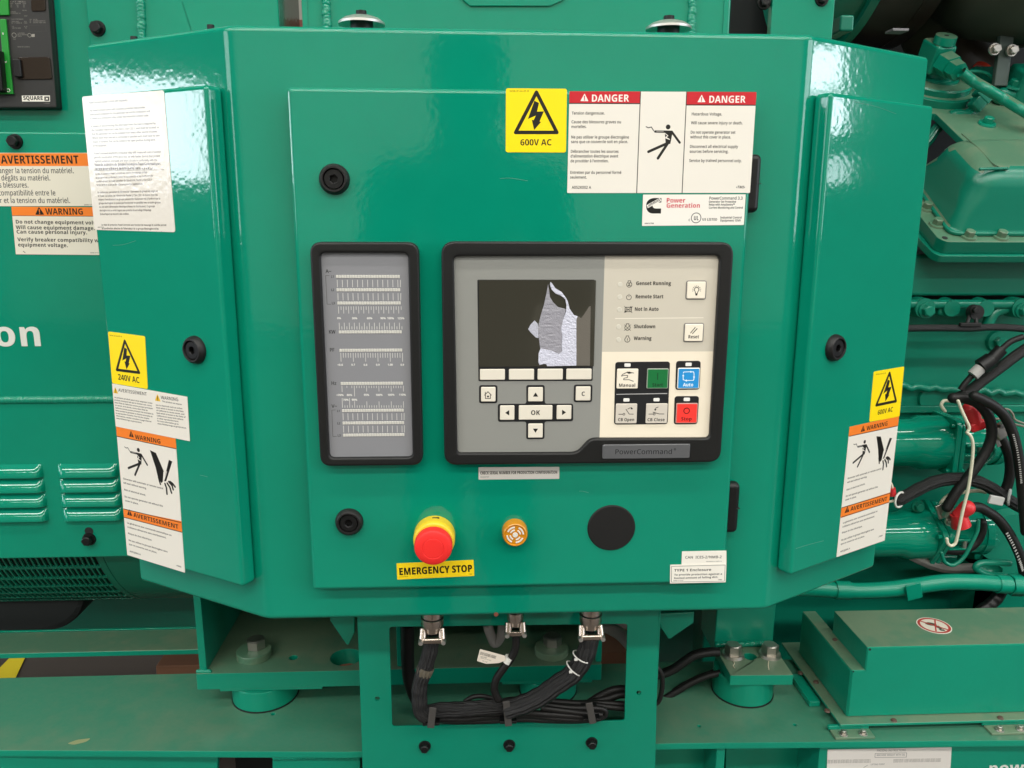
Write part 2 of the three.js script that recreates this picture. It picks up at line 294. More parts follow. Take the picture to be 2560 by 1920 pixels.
for (const [f, [x, y]] of latches) {
  const g = latchGeo(), z = f ? 0.0205 : D, put = (a) => { a = [a].flat().map((q) => q.translate(x, y, z)); return f ? on(f, a) : a; };
  const l = part('latch', put(g.collar), M.blackMatt, cabinet); part('latch_core', put(g.core), M.black, l);
}
for (const [a, b, c, e] of [[0.229, 1.4497, 0.2379, 1.393], [0.2281, 1.1079, 0.2389, 1.0504]]) {
  const x1 = c - 0.0022, h = part('hinge', box(x1 - 0.016, x1, e, b, 0.0005, 0.0145, 0.0055), M.black, cabinet);
  part('hinge_joint', box(x1 - 0.004, x1 + 0.00015, (b + e) / 2 - 0.0004, (b + e) / 2 + 0.0004, 0.004, 0.0147, 0), M.dark, h);
}
const scuff = S({ color: rgb(0.12, 0.33, 0.25), roughness: 0.5 }), smear = S({ color: rgb(0.09, 0.27, 0.16), roughness: 0.5 });
for (const pts of [[[0.0603, 1.1037, 0.0201], [0.0635, 1.1036, 0.0201], [0.0667, 1.1029, 0.0201], [0.0705, 1.1017, 0.0201]], [[-0.0242, 1.4243, 0.0201], [-0.0143, 1.4249, 0.0201], [-0.0057, 1.4237, 0.0201], [0.0029, 1.4224, 0.0201]], [[-0.0521, 1.2742, 0.0201], [-0.048, 1.275, 0.0201]]]) part('scratch', tube(pts, 0.00016, 10, 4), scuff, cabinet);
part('scratch', tube([[0.3331, 1.5024, -0.0069], [0.3649, 1.5005, -0.0252], [0.3963, 1.4957, -0.0433]], 0.00013, 12, 4), scuff, cabinet); part('scratch', tube([[-0.3451, 1.115, -0.0138], [-0.3405, 1.1151, -0.0111], [-0.3352, 1.1147, -0.0081]], 0.00014, 8, 4), scuff, cabinet); part('scratch', tube([[0.3049, 1.0294, 0.0094], [0.3233, 1.029, -0.0012], [0.3473, 1.0275, -0.015]], 0.00015, 8, 4), scuff, cabinet); part('scratch', tube([[-0.4351, 1.3561, -0.0658], [-0.4201, 1.3573, -0.0571], [-0.4029, 1.3617, -0.0471]], 0.00014, 8, 4), scuff, cabinet);
part('rust_spot', [cyl(0.0026, 0.0024, 0.0004, [-0.0272, 0.9521, 0], 'z', 14)], S({ color: rgb(0.2, 0.06, 0.035), roughness: 0.9 }), cabinet);
for (const [x, y, z] of [[-0.402, 1.5701, -0.0878], [-0.3058, 1.5709, -0.0322]]) part('plug', cyl(0.004, 0.0034, Math.max(0.003, y - Y1 + 0.0005), [x, Y1 - 0.001, z], 'y', 16), M.black, cabinet);

// rubber mounts whose washers show above the cabinet
for (const [x, w, lab] of [[-0.1625, 0.064, 'domed steel washer over the left half of the cabinet top'], [0.1535, 0.066, 'domed steel washer over the right half of the cabinet top']]) {
  const t = thing('mount_washer', lab, 'washer'), z = -0.06, y = 1.5672;
  part('washer', lathe([[0.004, 0.016], [0.012, 0.0155], [0.018, 0.0135], [0.0235, 0.0098], [0.0235, 0.0075], [0.018, 0.011], [0.004, 0.012]], [x, y + 0.0035, z], 'y', 48), M.steel, t);
  part('rubber_bush', cyl(0.0115, 0.0115, y + 0.0155 - Y1 + 0.002, [x, Y1 - 0.002, z], 'y', 32), M.rubber, t);
  part('bolt_head', [cyl(0.0058, 0.0058, 0.006, [x, y + 0.0185, z], 'y', 6)], M.black, t);
}

// ---------------------------------------------------------------- operator panel
const panel = thing('operator_panel', 'large black-framed operator panel with screen and coloured keys on the door', 'control panel');
const BZ = D + 0.0125, FZ = D + 0.0075;               // front of the frame, front of the membrane
{
  const out = [[-0.0813, 1.3637], [0.2057, 1.3654], [0.2078, 1.1363], [-0.0815, 1.1394]], X0 = (out[0][0] + out[3][0]) / 2, X1 = (out[1][0] + out[2][0]) / 2, YT = (out[0][1] + out[1][1]) / 2, YB = (out[2][1] + out[3][1]) / 2;
  const s = rounded(rect(X0, YB, X1, YT), 0.0135);
  const inner = [[-0.0693, 1.3504], [0.1933, 1.3516], [0.1937, 1.164], [0.0691, 1.1649], [0.0555, 1.1497], [-0.0677, 1.1504]];
  s.holes.push(rounded(inner.slice().reverse(), [0.004, 0.006, 0.006, 0.005, 0.006, 0.005]));
  part('frame', ext(s, D, BZ, 0.0022, 3, 10), M.bezel, panel);
  const face = [[-70.9, -1352], [196.7, -1353.2], [197.5, -1159.9], [70.4, -1160.9], [56.8, -1145.6], [-69.4, -1146.6]];
  const q = (a) => a.map((p) => [p[0] / 1000, -p[1] / 1000]);
  const bx = [face[0][0] - 1, face[1][1] - 1, face[1][0] + 1, face[5][1] + 1];
  const soft = [[-44.4, -1237.7, 25.3, 11.2], [-15.1, -1237.7, 25.5, 11.2], [14, -1237.7, 25.7, 11.3], [43.2, -1237.7, 25.8, 11.3]];
  const nav = { home: [-43.4, -1219.2, 14.8, 15.2], clear: [53.3, -1219.2, 15.2, 14.8], up: [4.6, -1218.7, 15.1, 14.9], left: [-24.1, -1199.8, 14.8, 15.2], ok: [-4.9, -1199.8, 34.6, 15.2], right: [34, -1199.6, 15.2, 14.8], down: [4.9, -1180.5, 15.1, 15.1] };
  const keys = { lamp: [162.9, -1325.6, 18.7, 17], reset: [162.8, -1283, 18.5, 17.6], manual: [95, -1237.4, 21.9, 20.8], start: [125.9, -1237.5, 22.2, 21], auto: [157.6, -1238, 22.8, 21.8], open: [95, -1200.9, 22.1, 21.1], close: [126.4, -1200.8, 22.4, 21.1], stop: [157.7, -1201, 22.6, 21.5] };
  const GREY = '#8e8e88', WARM = '#cdc5b4', CREAM = '#f2e6cf', KEY = '#e4dccb', BLK = '#1d1e20';
  const wide = (g, r, c) => { g.fillStyle = c; g.fillRect(r[0] - 0.5, r[1] - 0.5, r[2] + 1, r[3] + 1); };
  const cap = 0.152;
  const t = print(...bx, 5, GREY, (g) => {
    const split = [[79.2, -1350.9], [84.7, -1161.4]], mid = [[82.3, -1254.8], [195.5, -1255]];
    g.fillStyle = WARM; g.fillRect(split[0][0], bx[1], 300, mid[0][1] - bx[1]); g.fillStyle = CREAM; g.fillRect(split[0][0], mid[0][1], 300, 200);
    for (const [txt, ab, c] of [['Genset Running', [[111.3, -1322], [146.7, -1322]], 23], ['Remote Start', [[111.2, -1308.8], [139.6, -1308.8]], 23], ['Not in Auto', [[110.9, -1296.2], [135.4, -1296.2]], 23], ['Shutdown', [[110.8, -1278.8], [132.9, -1278.7]], 23], ['Warning', [[111.2, -1266.8], [129.3, -1266.7]], 23]]) T(g, txt, ab, c * cap, { ink: '#2c2822', fat: 3 });
    line(g, [[91.8, -1288.6], [181.2, -1289.2]], 0.55, '#f6efdf');
    const ic = '#2c2822', jug = (ab, f) => within(g, ab, 44, () => { ring(g, 22, 26, 18, 4, ic, -1.05, 4.19); line(g, [[13, 10], [13, 0], [31, 0], [31, 10]], 4, ic); f(); });
    jug([[101.5, -1326.3], [107.8, -1326.3]], () => line(g, [[30, 14], [17, 16], [24, 24], [14, 33], [30, 33]], 4.5, ic));
    within(g, [[101.9, -1313], [107.6, -1313]], 40, () => { ring(g, 20, 22, 17, 3.6, ic, -1.1, 4.24); line(g, [[20, 0], [20, 18]], 3.6, ic); });
    within(g, [[100.2, -1301.1], [109, -1301]], 60, () => { g.lineJoin = 'round'; line(g, [[8, 8], [52, 8], [52, 38], [8, 38], [8, 8]], 4, ic); line(g, [[2, 2], [58, 46]], 2.4, ic); line(g, [[58, 2], [2, 46]], 2.4, ic); fill(g, [[44, 0], [58, 8], [44, 16]], ic); fill(g, [[16, 30], [2, 38], [16, 46]], ic); T(g, 'Auto', [[12, 29], [48, 29]], 12, { italic: 1, ink: ic }); });
    jug([[101.1, -1283.2], [107.7, -1283.2]], () => { line(g, [[10, 16], [34, 40]], 3, ic); line(g, [[34, 16], [10, 40]], 3, ic); line(g, [[0, 6], [6, 12]], 2.4, ic); line(g, [[44, 6], [38, 12]], 2.4, ic); line(g, [[0, 46], [6, 40]], 2.4, ic); line(g, [[44, 46], [38, 40]], 2.4, ic); });
    jug([[101.5, -1270.9], [107.9, -1270.9]], () => { line(g, [[22, 18], [22, 28]], 4, ic); dot(g, 22, 35, 2.6, ic); });
    for (const r of [...soft, ...Object.values(nav)]) wide(g, r, KEY);
    for (const k of ['lamp', 'reset', 'manual']) wide(g, keys[k], '#f1e7d3');
    for (const k of ['open', 'close']) wide(g, keys[k], '#d3cabc');
    wide(g, keys.start, '#9aa393'); wide(g, keys.auto, '#e9e6dc'); wide(g, keys.stop, '#b98f86');
    const inner2 = (r, c) => { g.fillStyle = c; g.beginPath(); g.roundRect(r[0] + 0.9, r[1] + 0.9, r[2] - 1.8, r[3] - 1.8, 0.8); g.fill(); };
    inner2(keys.start, '#0f7038'); inner2(keys.auto, '#2492d6'); inner2(keys.stop, '#ff3a32');
    const mid2 = (r) => [r[0] + r[2] / 2, r[1] + r[3] / 2];
    { const [x, y] = mid2(nav.up); fill(g, [[x - 2.6, y + 2.2], [x + 2.6, y + 2.2], [x, y - 2]]); }
    { const [x, y] = mid2(nav.down); fill(g, [[x - 2.6, y - 2.2], [x + 2.6, y - 2.2], [x, y + 2]]); }
    { const [x, y] = mid2(nav.left); fill(g, [[x + 2, y - 2.8], [x + 2, y + 2.8], [x - 2, y]]); }
    { const [x, y] = mid2(nav.right); fill(g, [[x - 2, y - 2.8], [x - 2, y + 2.8], [x + 2, y]]); }
    T(g, 'OK', [[7.3, -1189.8], [16.9, -1189.7]], 32 * cap); T(g, 'C', [[58.9, -1209.5], [62.7, -1209.4]], 29 * cap);
    within(g, [[-40.7, -1207.1], [-32.1, -1207]], 58, () => { line(g, [[6, -26], [29, -50], [52, -26]], 4.5); line(g, [[12, -26], [12, -2], [46, -2], [46, -26]], 4.5); fill(g, [[23, -22], [36, -22], [36, -10], [23, -10]]); line(g, [[11, -36], [11, -46]], 4.5); });
    within(g, [[167.1, -1311.9], [177.7, -1311.9]], 70, () => { ring(g, 35, -38, 15, 4, INK, 2.4, 7.03); line(g, [[27, -24], [28, -14]], 4); line(g, [[43, -24], [42, -14]], 4); fill(g, [[28, -14], [42, -14], [41, 0], [29, 0]]); for (let i = 0; i < 9; i++) { const a = Math.PI * (0.92 + i * 0.145); line(g, [[35 + 23 * Math.cos(a), -36 + 23 * Math.sin(a)], [35 + 29 * Math.cos(a), -36 + 29 * Math.sin(a)]], 3); } });
    line(g, [[168.6, -1274], [172.9, -1279.5]], 0.75); line(g, [[170.5, -1273.4], [175, -1278.3]], 0.75); T(g, 'Reset', [[166.2, -1268.4], [177.5, -1268.4]], 22 * cap);
    T(g, 'Manual', [[97, -1218.7], [114.5, -1218.6]], 22 * cap); T(g, 'Start', [[131.6, -1218.8], [142.8, -1218.8]], 23 * cap, { ink: '#0a2b17' }); T(g, 'Auto', [[163.5, -1218.8], [174.3, -1218.7]], 23 * cap, { ink: '#f4f6f4' });
    T(g, 'CB Open', [[97.4, -1182.5], [114.7, -1182.4]], 21 * cap); T(g, 'CB Close', [[128, -1182.2], [146.3, -1182.1]], 21 * cap); T(g, 'Stop', [[163.3, -1182.6], [174.5, -1182.5]], 24 * cap, { ink: '#3d0b08' });
    line(g, [[136.9, -1232.8], [137, -1226.1]], 0.7, '#0a2b17'); { const c = [168.7, -1192.9]; ring(g, c[0], c[1], 2.9, 0.85, '#3d0b08'); }
    line(g, [[99.6, -1229.9], [100.6, -1231.5], [105.5, -1234.1], [112, -1233]], 0.6); fill(g, [[104.3, -1233.8], [107.7, -1234.4], [111.2, -1233.1], [107.1, -1232.2]]); line(g, [[99.6, -1229.9], [102.9, -1230.7], [106, -1230.4], [105.7, -1228.3], [102.2, -1227.6], [102, -1226], [107.7, -1226], [112, -1224.4]], 0.6);
    line(g, [[163.2, -1232.7], [163.7, -1233.8], [170.4, -1234], [173.8, -1233.9], [174.4, -1231.8], [174.5, -1226.4]], 0.75, '#f4f6f4'); line(g, [[174.5, -1226.4], [174, -1225], [166.3, -1224.9], [163.4, -1225.7], [163.2, -1230.3]], 0.75, '#f4f6f4');
    fill(g, [[170.4, -1235], [172.8, -1233.9], [170.5, -1232.8]], '#f4f6f4'); fill(g, [[173.3, -1229], [175.6, -1229], [174.7, -1226.8]], '#f4f6f4'); fill(g, [[167.1, -1226], [165, -1224.9], [167.3, -1223.6]], '#f4f6f4'); fill(g, [[162.2, -1229.4], [164.5, -1229.4], [163.1, -1231.6]], '#f4f6f4');
    line(g, [[98.1, -1189.8], [102.5, -1189.8]], 0.6); { const c = [103.5, -1189.8]; ring(g, c[0], c[1], 1, 0.55); } line(g, [[113.3, -1189.8], [109, -1189.9], [105.5, -1195]], 0.6); line(g, [[107.4, -1195.3], [109.5, -1196.5], [111.5, -1196.2]], 0.6); fill(g, [[110.9, -1197.3], [112.8, -1195.2], [110.5, -1194.9]]);
    line(g, [[129.4, -1189.7], [134.1, -1189.7]], 0.6); { const c = [135, -1189.7]; ring(g, c[0], c[1], 1, 0.55); } line(g, [[145.2, -1189.7], [140.2, -1189.8], [133.7, -1191.7]], 0.6); line(g, [[138.8, -1197.1], [136.6, -1196.3], [135.9, -1194.7]], 0.6); fill(g, [[134.7, -1195.2], [137.2, -1194.7], [135.7, -1193]]);
  });
  const film = P({ map: t, roughness: 0.42 });
  const hit = [-46.5, -1327.7, 119.3, 103.4], screenR = [-45.2, -1326.9, 116.3, 87];
  const fs = shapeOf(q(face));
  part('membrane', uvPrint(ext(fs, FZ - 0.004, FZ), bx), film, panel);
  const blk = P({ color: rgb(0.013, 0.0135, 0.015), roughness: 0.38 }), U = 0.0004;
  const rr = (r, pad, rad, top = pad) => rounded(rect((r[0] - pad) / 1000, -(r[1] + r[3] + pad) / 1000, (r[0] + r[2] + pad) / 1000, -(r[1] - top) / 1000), rad);
  const surround = (s) => part('key_surround', ext(s, FZ, FZ + U, 0.0002, 1), blk, panel);
  surround(rounded(q([[-46.5, -1327.4], [70, -1327.5], [70.3, -1224.8], [-45.8, -1225.1]]), 0.0015));
  surround(rr(nav.home, 1.9, 0.0028)); surround(rr(nav.clear, 1.9, 0.0028));
  surround(rounded(q([[2.7, -1220.9], [21.4, -1220.9], [21.8, -1201.3], [51, -1201.1], [51.3, -1182.4], [21.8, -1182.4], [21.9, -1163.6], [3.1, -1163.6], [2.9, -1182.4], [-26.2, -1182.5], [-26.2, -1201.5], [2.9, -1201.4]]), 0.0026));
  surround(rounded(q([[93.1, -1244.2], [149.4, -1244.5], [149.9, -1178.4], [93.8, -1178.4]]), 0.0034)); surround(rounded(q([[155.6, -1245], [181.1, -1245.1], [181.4, -1214.9], [156.1, -1214.8]]), 0.0034)); surround(rounded(q([[155.8, -1208.2], [181.3, -1208.1], [181.2, -1178.1], [156.3, -1178]]), 0.0034));
  const greyRim = S({ color: rgb(0.2, 0.19, 0.18), roughness: 0.5 });
  for (const k of ['lamp', 'reset']) part('key_rim', ext(rr(keys[k], 1.1, 0.0026), FZ, FZ + U, 0.0002, 1), greyRim, panel);
  const key = (r, label, h = 0.0016, rad = 0.0012) => part('key', uvPrint(ext(rr(r, 0, rad), FZ + 0.0001, FZ + h, 0.0007, 3), bx), film, panel, label);
  soft.forEach((r) => key(r));
  for (const [k, l] of [['home', 'key with a house on it'], ['clear', 'key marked C'], ['up', 'key with an up arrow'], ['left', 'key with a left arrow'], ['ok', 'wide OK key'], ['right', 'key with a right arrow'], ['down', 'key with a down arrow']]) key(nav[k], l);
  for (const [k, l] of [['lamp', 'lamp test key with a light bulb on it'], ['reset', 'Reset key'], ['manual', 'cream Manual key with a hand'], ['start', 'green Start key'], ['auto', 'blue Auto key'], ['open', 'grey CB Open key'], ['close', 'grey CB Close key'], ['stop', 'red Stop key']]) key(keys[k], l, 0.0018, 0.0014);
  part('divider_line', ext(shapeOf(q([[95.3, -1210.9], [147.9, -1211.5], [147.9, -1210.7], [95.3, -1210.2]])), FZ + U, FZ + U + 0.0002), S({ color: rgb(0.45, 0.44, 0.43), roughness: 0.5 }), panel);
  const ledM = P({ color: rgb(0.85, 0.83, 0.78), roughness: 0.3 });
  for (const r of [[102.5, -1242.8, 6.4, 3.6], [165.3, -1243.2, 6.5, 3.6], [102.7, -1206.3, 6.3, 3.5], [133.9, -1206.3, 6.3, 3.5], [165.3, -1206.5, 6.6, 3.7]]) part('indicator_window', ext(rr(r, 0, 0.0011), FZ + 0.0003, FZ + 0.0007, 0.0002, 1), ledM, panel);
  for (const [x, y] of [[95.5, -1322.6], [95.5, -1310.2], [95.6, -1297.6], [95.3, -1280.2], [95.7, -1267.1]]) part('indicator_dot', cyl(0.0024, 0.0022, 0.0003, [x / 1000, -y / 1000, FZ], 'z', 24), P({ color: rgb(0.66, 0.62, 0.52), roughness: 0.5 }), panel);
  // screen behind glass, with raised patches on it
  const scr = part('screen', ext(rr(screenR, 0, 0.0008), FZ + 0.0002, FZ + 0.0008, 0.0002, 1), P({ color: rgb(0.045, 0.042, 0.031), roughness: 0.06 }), panel, 'dark blank screen');
  { // thin raised patches on the glass, each in one even pale
    const Z = FZ + 0.00085, pf = (pts, c, z, h, bump, sc, l) => part('screen_patch', ext(rounded(q(pts), 0.0006), Z + z, Z + z + h, h * 0.45, 2), P({ color: rgb(...c), roughness: 0.3, bumpMap: bump, bumpScale: sc }), scr, l);
    pf([[54.3, -1291.1], [57.1, -1289], [59.9, -1292.9], [64.7, -1300.5], [66.3, -1301.4], [67.2, -1240.7], [52.8, -1240.8], [51.8, -1287.9]], [0.15, 0.135, 0.112], 0, 0.00025, crumple, 0.0001);
    pf([[10.4, -1287.1], [13.6, -1283.6], [14.5, -1269.1], [11.8, -1269.7], [6.1, -1275.4], [4, -1278.3], [6.1, -1282.4]], [0.5, 0.5, 0.57], 0, 0.0004, crumple, 0.0004);
    pf([[25.8, -1325.3], [27.7, -1323.5], [30.6, -1319.1], [36.9, -1315.4], [41.3, -1309.8], [43.3, -1306.1], [45.3, -1298.6], [49.8, -1292.3], [53.6, -1291.1], [52.3, -1287.9], [53.3, -1240.8], [23.6, -1240.3], [22.9, -1242.2], [20.4, -1242.9], [15.9, -1241.6], [14.5, -1244.8], [14.8, -1253.8], [16.7, -1258.6], [28.4, -1256.2], [35.4, -1252.9], [38.7, -1255.7], [38, -1260.1], [38.4, -1272.8], [37, -1278.2], [39.3, -1289.2], [41.6, -1295.5], [42.1, -1301.7], [40.7, -1308], [36.3, -1311.7], [30.7, -1313.9], [26.9, -1317.9], [25.1, -1322.8]], [0.64, 0.64, 0.74], 0.0001, 0.0006, crumple, 0.0009, 'pale crumpled patch on the screen');
    pf([[23.4, -1323.1], [24.5, -1317.3], [25.4, -1310.5], [28.3, -1305.5], [33.4, -1300.5], [41.6, -1298.3], [39.2, -1289.2], [37.5, -1277.9], [38.2, -1272.8], [37.8, -1260.1], [38.5, -1255.6], [35.4, -1253.1], [28.4, -1256.3], [16.4, -1258.3], [15, -1267.8], [13.6, -1279.2], [15.7, -1289.3], [19.6, -1303], [21.9, -1314.2]], [0.33, 0.32, 0.355], 0, 0.00045, wrinkle, 0.0007, 'grey wrinkled patch on the screen');
  }
  const name = [81.6, -1158.7, 91.6, 15.5], nb = [name[0], name[1], name[0] + name[2], name[1] + name[3]];
  const nt = print(...nb, 6, '#6d6e70', (g) => { T(g, 'PowerCommand', [[94.3, -1148.5], [154.8, -1148.1]], 34 * 0.152, { thin: 1, ink: '#26272a' }); { const c = [157.1, -1153.1]; ring(g, c[0], c[1], 1.1, 0.22, '#26272a'); } T(g, 'R', [[156.5, -1152.3], [157.8, -1152.3]], 1.3, { ink: '#26272a' }); });
  part('nameplate', uvPrint(ext(rr(name, 0, 0.0022), BZ - 0.0005, BZ + 0.0016, 0.0008, 3), nb), P({ map: nt, roughness: 0.22, metalness: 0.35 }), panel, 'grey nameplate in the lower edge of the frame');
}

// ---------------------------------------------------------------- bar graph panel
const meter = thing('bar_graph_panel', 'narrow upright black-framed panel with grey face and printed scales', 'meter panel');
{
  const o = [[-0.2067, 1.3637], [-0.1025, 1.3642], [-0.1038, 1.1372], [-0.2073, 1.1381]], X0 = (o[0][0] + o[3][0]) / 2 - 0.0005, X1 = (o[1][0] + o[2][0]) / 2, s = rounded(rect(X0, o[3][1], X1, o[0][1]), 0.0115);
  const inn = [[-0.1978, 1.3534], [-0.1134, 1.3536], [-0.1138, 1.1462], [-0.1982, 1.1467]], IX0 = (inn[0][0] + inn[3][0]) / 2, IX1 = (inn[1][0] + inn[2][0]) / 2;
  s.holes.push(rounded(rect(IX0, inn[3][1], IX1, inn[0][1]).reverse(), 0.0055));
  part('frame', ext(s, D, BZ, 0.0022, 3, 10), M.bezel, meter);
  const bx = [IX0 * 1000 - 3, -inn[0][1] * 1000 - 3, IX1 * 1000 + 3, -inn[3][1] * 1000 + 3], c = 0.152, K = '#1f1f1f', Wt = '#e9e6dd';
  const ticks = (g, y0, y1, list) => list.forEach(([x, a, b]) => line(g, [[x, y0 + (y1 - y0) * a], [x, y0 + (y1 - y0) * b]], 0.42, Wt, 'butt'));
  const bars = [];
  const t = print(...bx, 7, '#87878a', (g) => {
    for (const [txt, ab, h] of [['A~', [[-194.2, -1333.9], [-188.6, -1333.9]], 22], ['L1', [[-189.3, -1329.3], [-186.2, -1329.3]], 14], ['L2', [[-189.8, -1316.2], [-186.6, -1316.2]], 14], ['L3', [[-189.7, -1303.3], [-186.5, -1303.3]], 14], ['KW', [[-193.9, -1274.2], [-187.2, -1274.2]], 22], ['PF', [[-193.8, -1256.1], [-189, -1256.1]], 22], ['Hz', [[-193.7, -1222.3], [-188.5, -1222.2]], 22], ['V~', [[-194.3, -1198.6], [-188.8, -1198.5]], 22], ['L1', [[-189.1, -1194.2], [-186, -1194.1]], 14], ['L2', [[-189.5, -1181.2], [-186.2, -1181.2]], 14], ['L3', [[-189.6, -1168.3], [-186.3, -1168.3]], 14]]) T(g, txt, ab, h * c, { thin: 1, ink: K, fat: 4 });
    line(g, [[-190.8, -1331.3], [-194.4, -1331.3], [-194.2, -1303.4], [-190.5, -1303.3]], 0.3, K); line(g, [[-190.5, -1196.2], [-194.2, -1196.1], [-194.4, -1168.5], [-190.6, -1168.5]], 0.3, K);
    const row = (pts, n, f) => { const [a, b] = pts; for (let i = 0; i <= n; i++) { const k = i / n; f(a[0] + (b[0] - a[0]) * k, a[1] + (b[1] - a[1]) * k, i); } };
    const up = (x, y, h) => line(g, [[x, y], [x, y - h]], 0.42, Wt, 'butt');
    for (const [ab, n] of [[[[-183.4, -1320], [-124.5, -1320]], 12], [[[-183.3, -1307], [-124.6, -1306.9]], 12], [[[-183.2, -1185.5], [-124.1, -1185]], 12], [[[-183.2, -1172.5], [-124.1, -1172]], 12]]) row(ab, n, (x, y) => up(x, y, 7.2));
    for (const [a, b] of [[[-122.2, -1320], [-122, -1327]], [[-122.1, -1306.9], [-121.9, -1314.1]], [[-121.8, -1185], [-121.6, -1192.5]], [[-121.8, -1171.9], [-121.7, -1179.5]]]) line(g, [a, b], 0.42, Wt, 'butt');
    row([[-183.2, -1301.1], [-121.9, -1301.1]], 25, (x, y, i) => up(x, y + (i % 2 ? 3.4 : 7), i % 2 ? 3.4 : 7)); row([[-183.2, -1278.2], [-121.6, -1278.1]], 25, (x, y, i) => up(x, y, i % 2 ? 3.2 : 6.8));
    row([[-182.9, -1254.9], [-121.8, -1254.6]], 25, (x, y, i) => up(x, y + (i % 5 ? 5 : 9), i % 5 ? 5 : 9));
    row([[-183.1, -1221.3], [-121.7, -1220.9]], 25, (x, y, i) => { if (i < 5 && i % 2) return; const h = i === 0 || i === 5 ? (i ? 11 : 6.6) : i === 2 ? 2.4 : i % 5 ? 2.5 : 6; up(x, y + h, h); });
    row([[-183.4, -1198.5], [-122, -1198]], 25, (x, y, i) => { const h = i < 5 && i % 3 === 0 ? 10 : i % 5 ? 2.5 : 6.6; up(x, y, h); });
    for (const [txt, ab] of [['0%', [[-185, -1288.5], [-181.2, -1288.5]]], ['30%', [[-170.6, -1288.4], [-165.3, -1288.4]]], ['60%', [[-155.9, -1288.4], [-150.5, -1288.4]]], ['90%', [[-142.6, -1288.4], [-137.4, -1288.4]]], ['100%', [[-136, -1288.4], [-129.3, -1288.3]]], ['125%', [[-125.8, -1288.3], [-119, -1288.3]]], ['<0.6', [[-186.8, -1241.7], [-181.2, -1241.7]]], ['0.7', [[-172.9, -1241.7], [-169.2, -1241.7]]], ['0.8', [[-160.7, -1241.6], [-157, -1241.6]]], ['0.9', [[-148.4, -1241.5], [-144.7, -1241.5]]], ['1.00', [[-136.8, -1241.5], [-131.7, -1241.5]]], ['0.9', [[-124, -1241.4], [-120.4, -1241.4]]], ['<70%', [[-189.1, -1210.7], [-181.7, -1210.7]]], ['80%', [[-178.7, -1210.7], [-173.2, -1210.6]]], ['95%', [[-161.6, -1210.7], [-156.2, -1210.6]]], ['100%', [[-149.6, -1210.6], [-142.8, -1210.6]]], ['105%', [[-137.7, -1210.5], [-130.8, -1210.5]]], ['110%', [[-126.3, -1210.6], [-119.4, -1210.5]]], ['70%', [[-182.5, -1205.7], [-177, -1205.7]]], ['90%', [[-173.9, -1205.7], [-168.3, -1205.6]]]]) T(g, txt, ab, 13.5 * c, { ink: Wt });
  });
  part('face', uvPrint(ext(shapeOf(rect(IX0 - 0.002, inn[3][1] - 0.002, IX1 + 0.002, inn[0][1] + 0.002)), FZ - 0.004, FZ), bx), P({ map: t, roughness: 0.4 }), meter);
  const lm = P({ color: rgb(0.62, 0.6, 0.54), roughness: 0.5 });
  for (const [a, b] of [[[-184.4, -1330.4], [-122.2, -1330.3]], [[-184.4, -1317.2], [-122.1, -1317.5]], [[-184.2, -1304.4], [-122, -1304.3]], [[-183.9, -1275.7], [-121.7, -1275.7]], [[-184.1, -1257.3], [-121.7, -1257.2]], [[-184.2, -1223.4], [-121.8, -1223.5]], [[-184, -1195.5], [-121.7, -1195.3]], [[-184, -1182.4], [-121.6, -1182.3]], [[-184, -1169.7], [-121.6, -1169.6]]]) {
    const gs = [], n = 24, y = -(a[1] + b[1]) / 2000, w = (b[0] - a[0]) / n / 1000;
    for (let i = 0; i < n; i++) { const x = a[0] / 1000 + w * i; gs.push(box(x, x + w * 0.9, y - 0.0015, y + 0.0015, FZ - 0.0005, FZ + 0.0004, 0.0003)); }
    part('light_bar', gs, lm, meter);
  }
}

// ---------------------------------------------------------------- push button, buzzer, plug
{
  const c = [-0.0931, 1.057, 0.021], t = thing('emergency_stop_button', 'red mushroom push button in a round yellow collar', 'emergency stop'), at = (h) => [c[0], c[1], D + h];
  const R = 0.0218;
  part('collar', lathe([[0, 0], [R * 0.97, 0], [R, 0.001], [R, 0.014], [R * 0.985, 0.0165], [R * 0.93, 0.0185], [R * 0.86, 0.0195], [0.0158, 0.0195], [0.0155, 0.018], [0, 0.018]], at(0), 'z', 56), M.yellow, t);
  part('collar_mark', [box(c[0] - 0.002, c[0] + 0.0055, c[1] + R - 0.001, c[1] + R + 0.0003, D + 0.006, D + 0.0085, 0.0004)], M.dark, t);
  part('mushroom_head', lathe([[0, 0.017], [0.0128, 0.018], [0.0128, 0.022], [0.0188, 0.0235], [0.0196, 0.0255], [0.0196, 0.0315], [0.0186, 0.0345], [0.0165, 0.0360], [0.0112, 0.0366], [0.0108, 0.0362], [0.0103, 0.0366], [0, 0.037]], at(0), 'z', 56), M.stopRed, t);
}
{
  const c = [-0.008, 1.0603, 0.021], t = thing('buzzer', 'small round amber buzzer with white sound slots', 'buzzer'), z = D;
  const R = 0.0135;
  part('body', lathe([[0, 0], [R, 0], [R, 0.009], [R * 0.93, 0.0125], [R * 0.86, 0.0132], [R * 0.80, 0.0120], [0, 0.0120]], [c[0], c[1], z], 'z', 48), M.amber, t);
  const arc = (r0, r1, a0, a1) => { const s = new THREE.Shape(); s.absarc(0, 0, r1, a0, a1, false); s.absarc(0, 0, r0, a1, a0, true); return ext(s, z + 0.0118, z + 0.0128, 0.0002, 1, 12).translate(c[0], c[1], 0); };
  for (let i = 0; i < 4; i++) { const a = i * Math.PI / 2 + 0.62; part('sound_slot', arc(0.0046, 0.0061, a - 0.52, a + 0.5), M.white, t); part('sound_slot', arc(0.0077, 0.0094, a - 0.56, a + 0.52), M.white, t); }
  part('centre_dot', cyl(0.0029, 0.0026, 0.001, [c[0], c[1], z + 0.0118], 'z', 24), M.white, t);
}
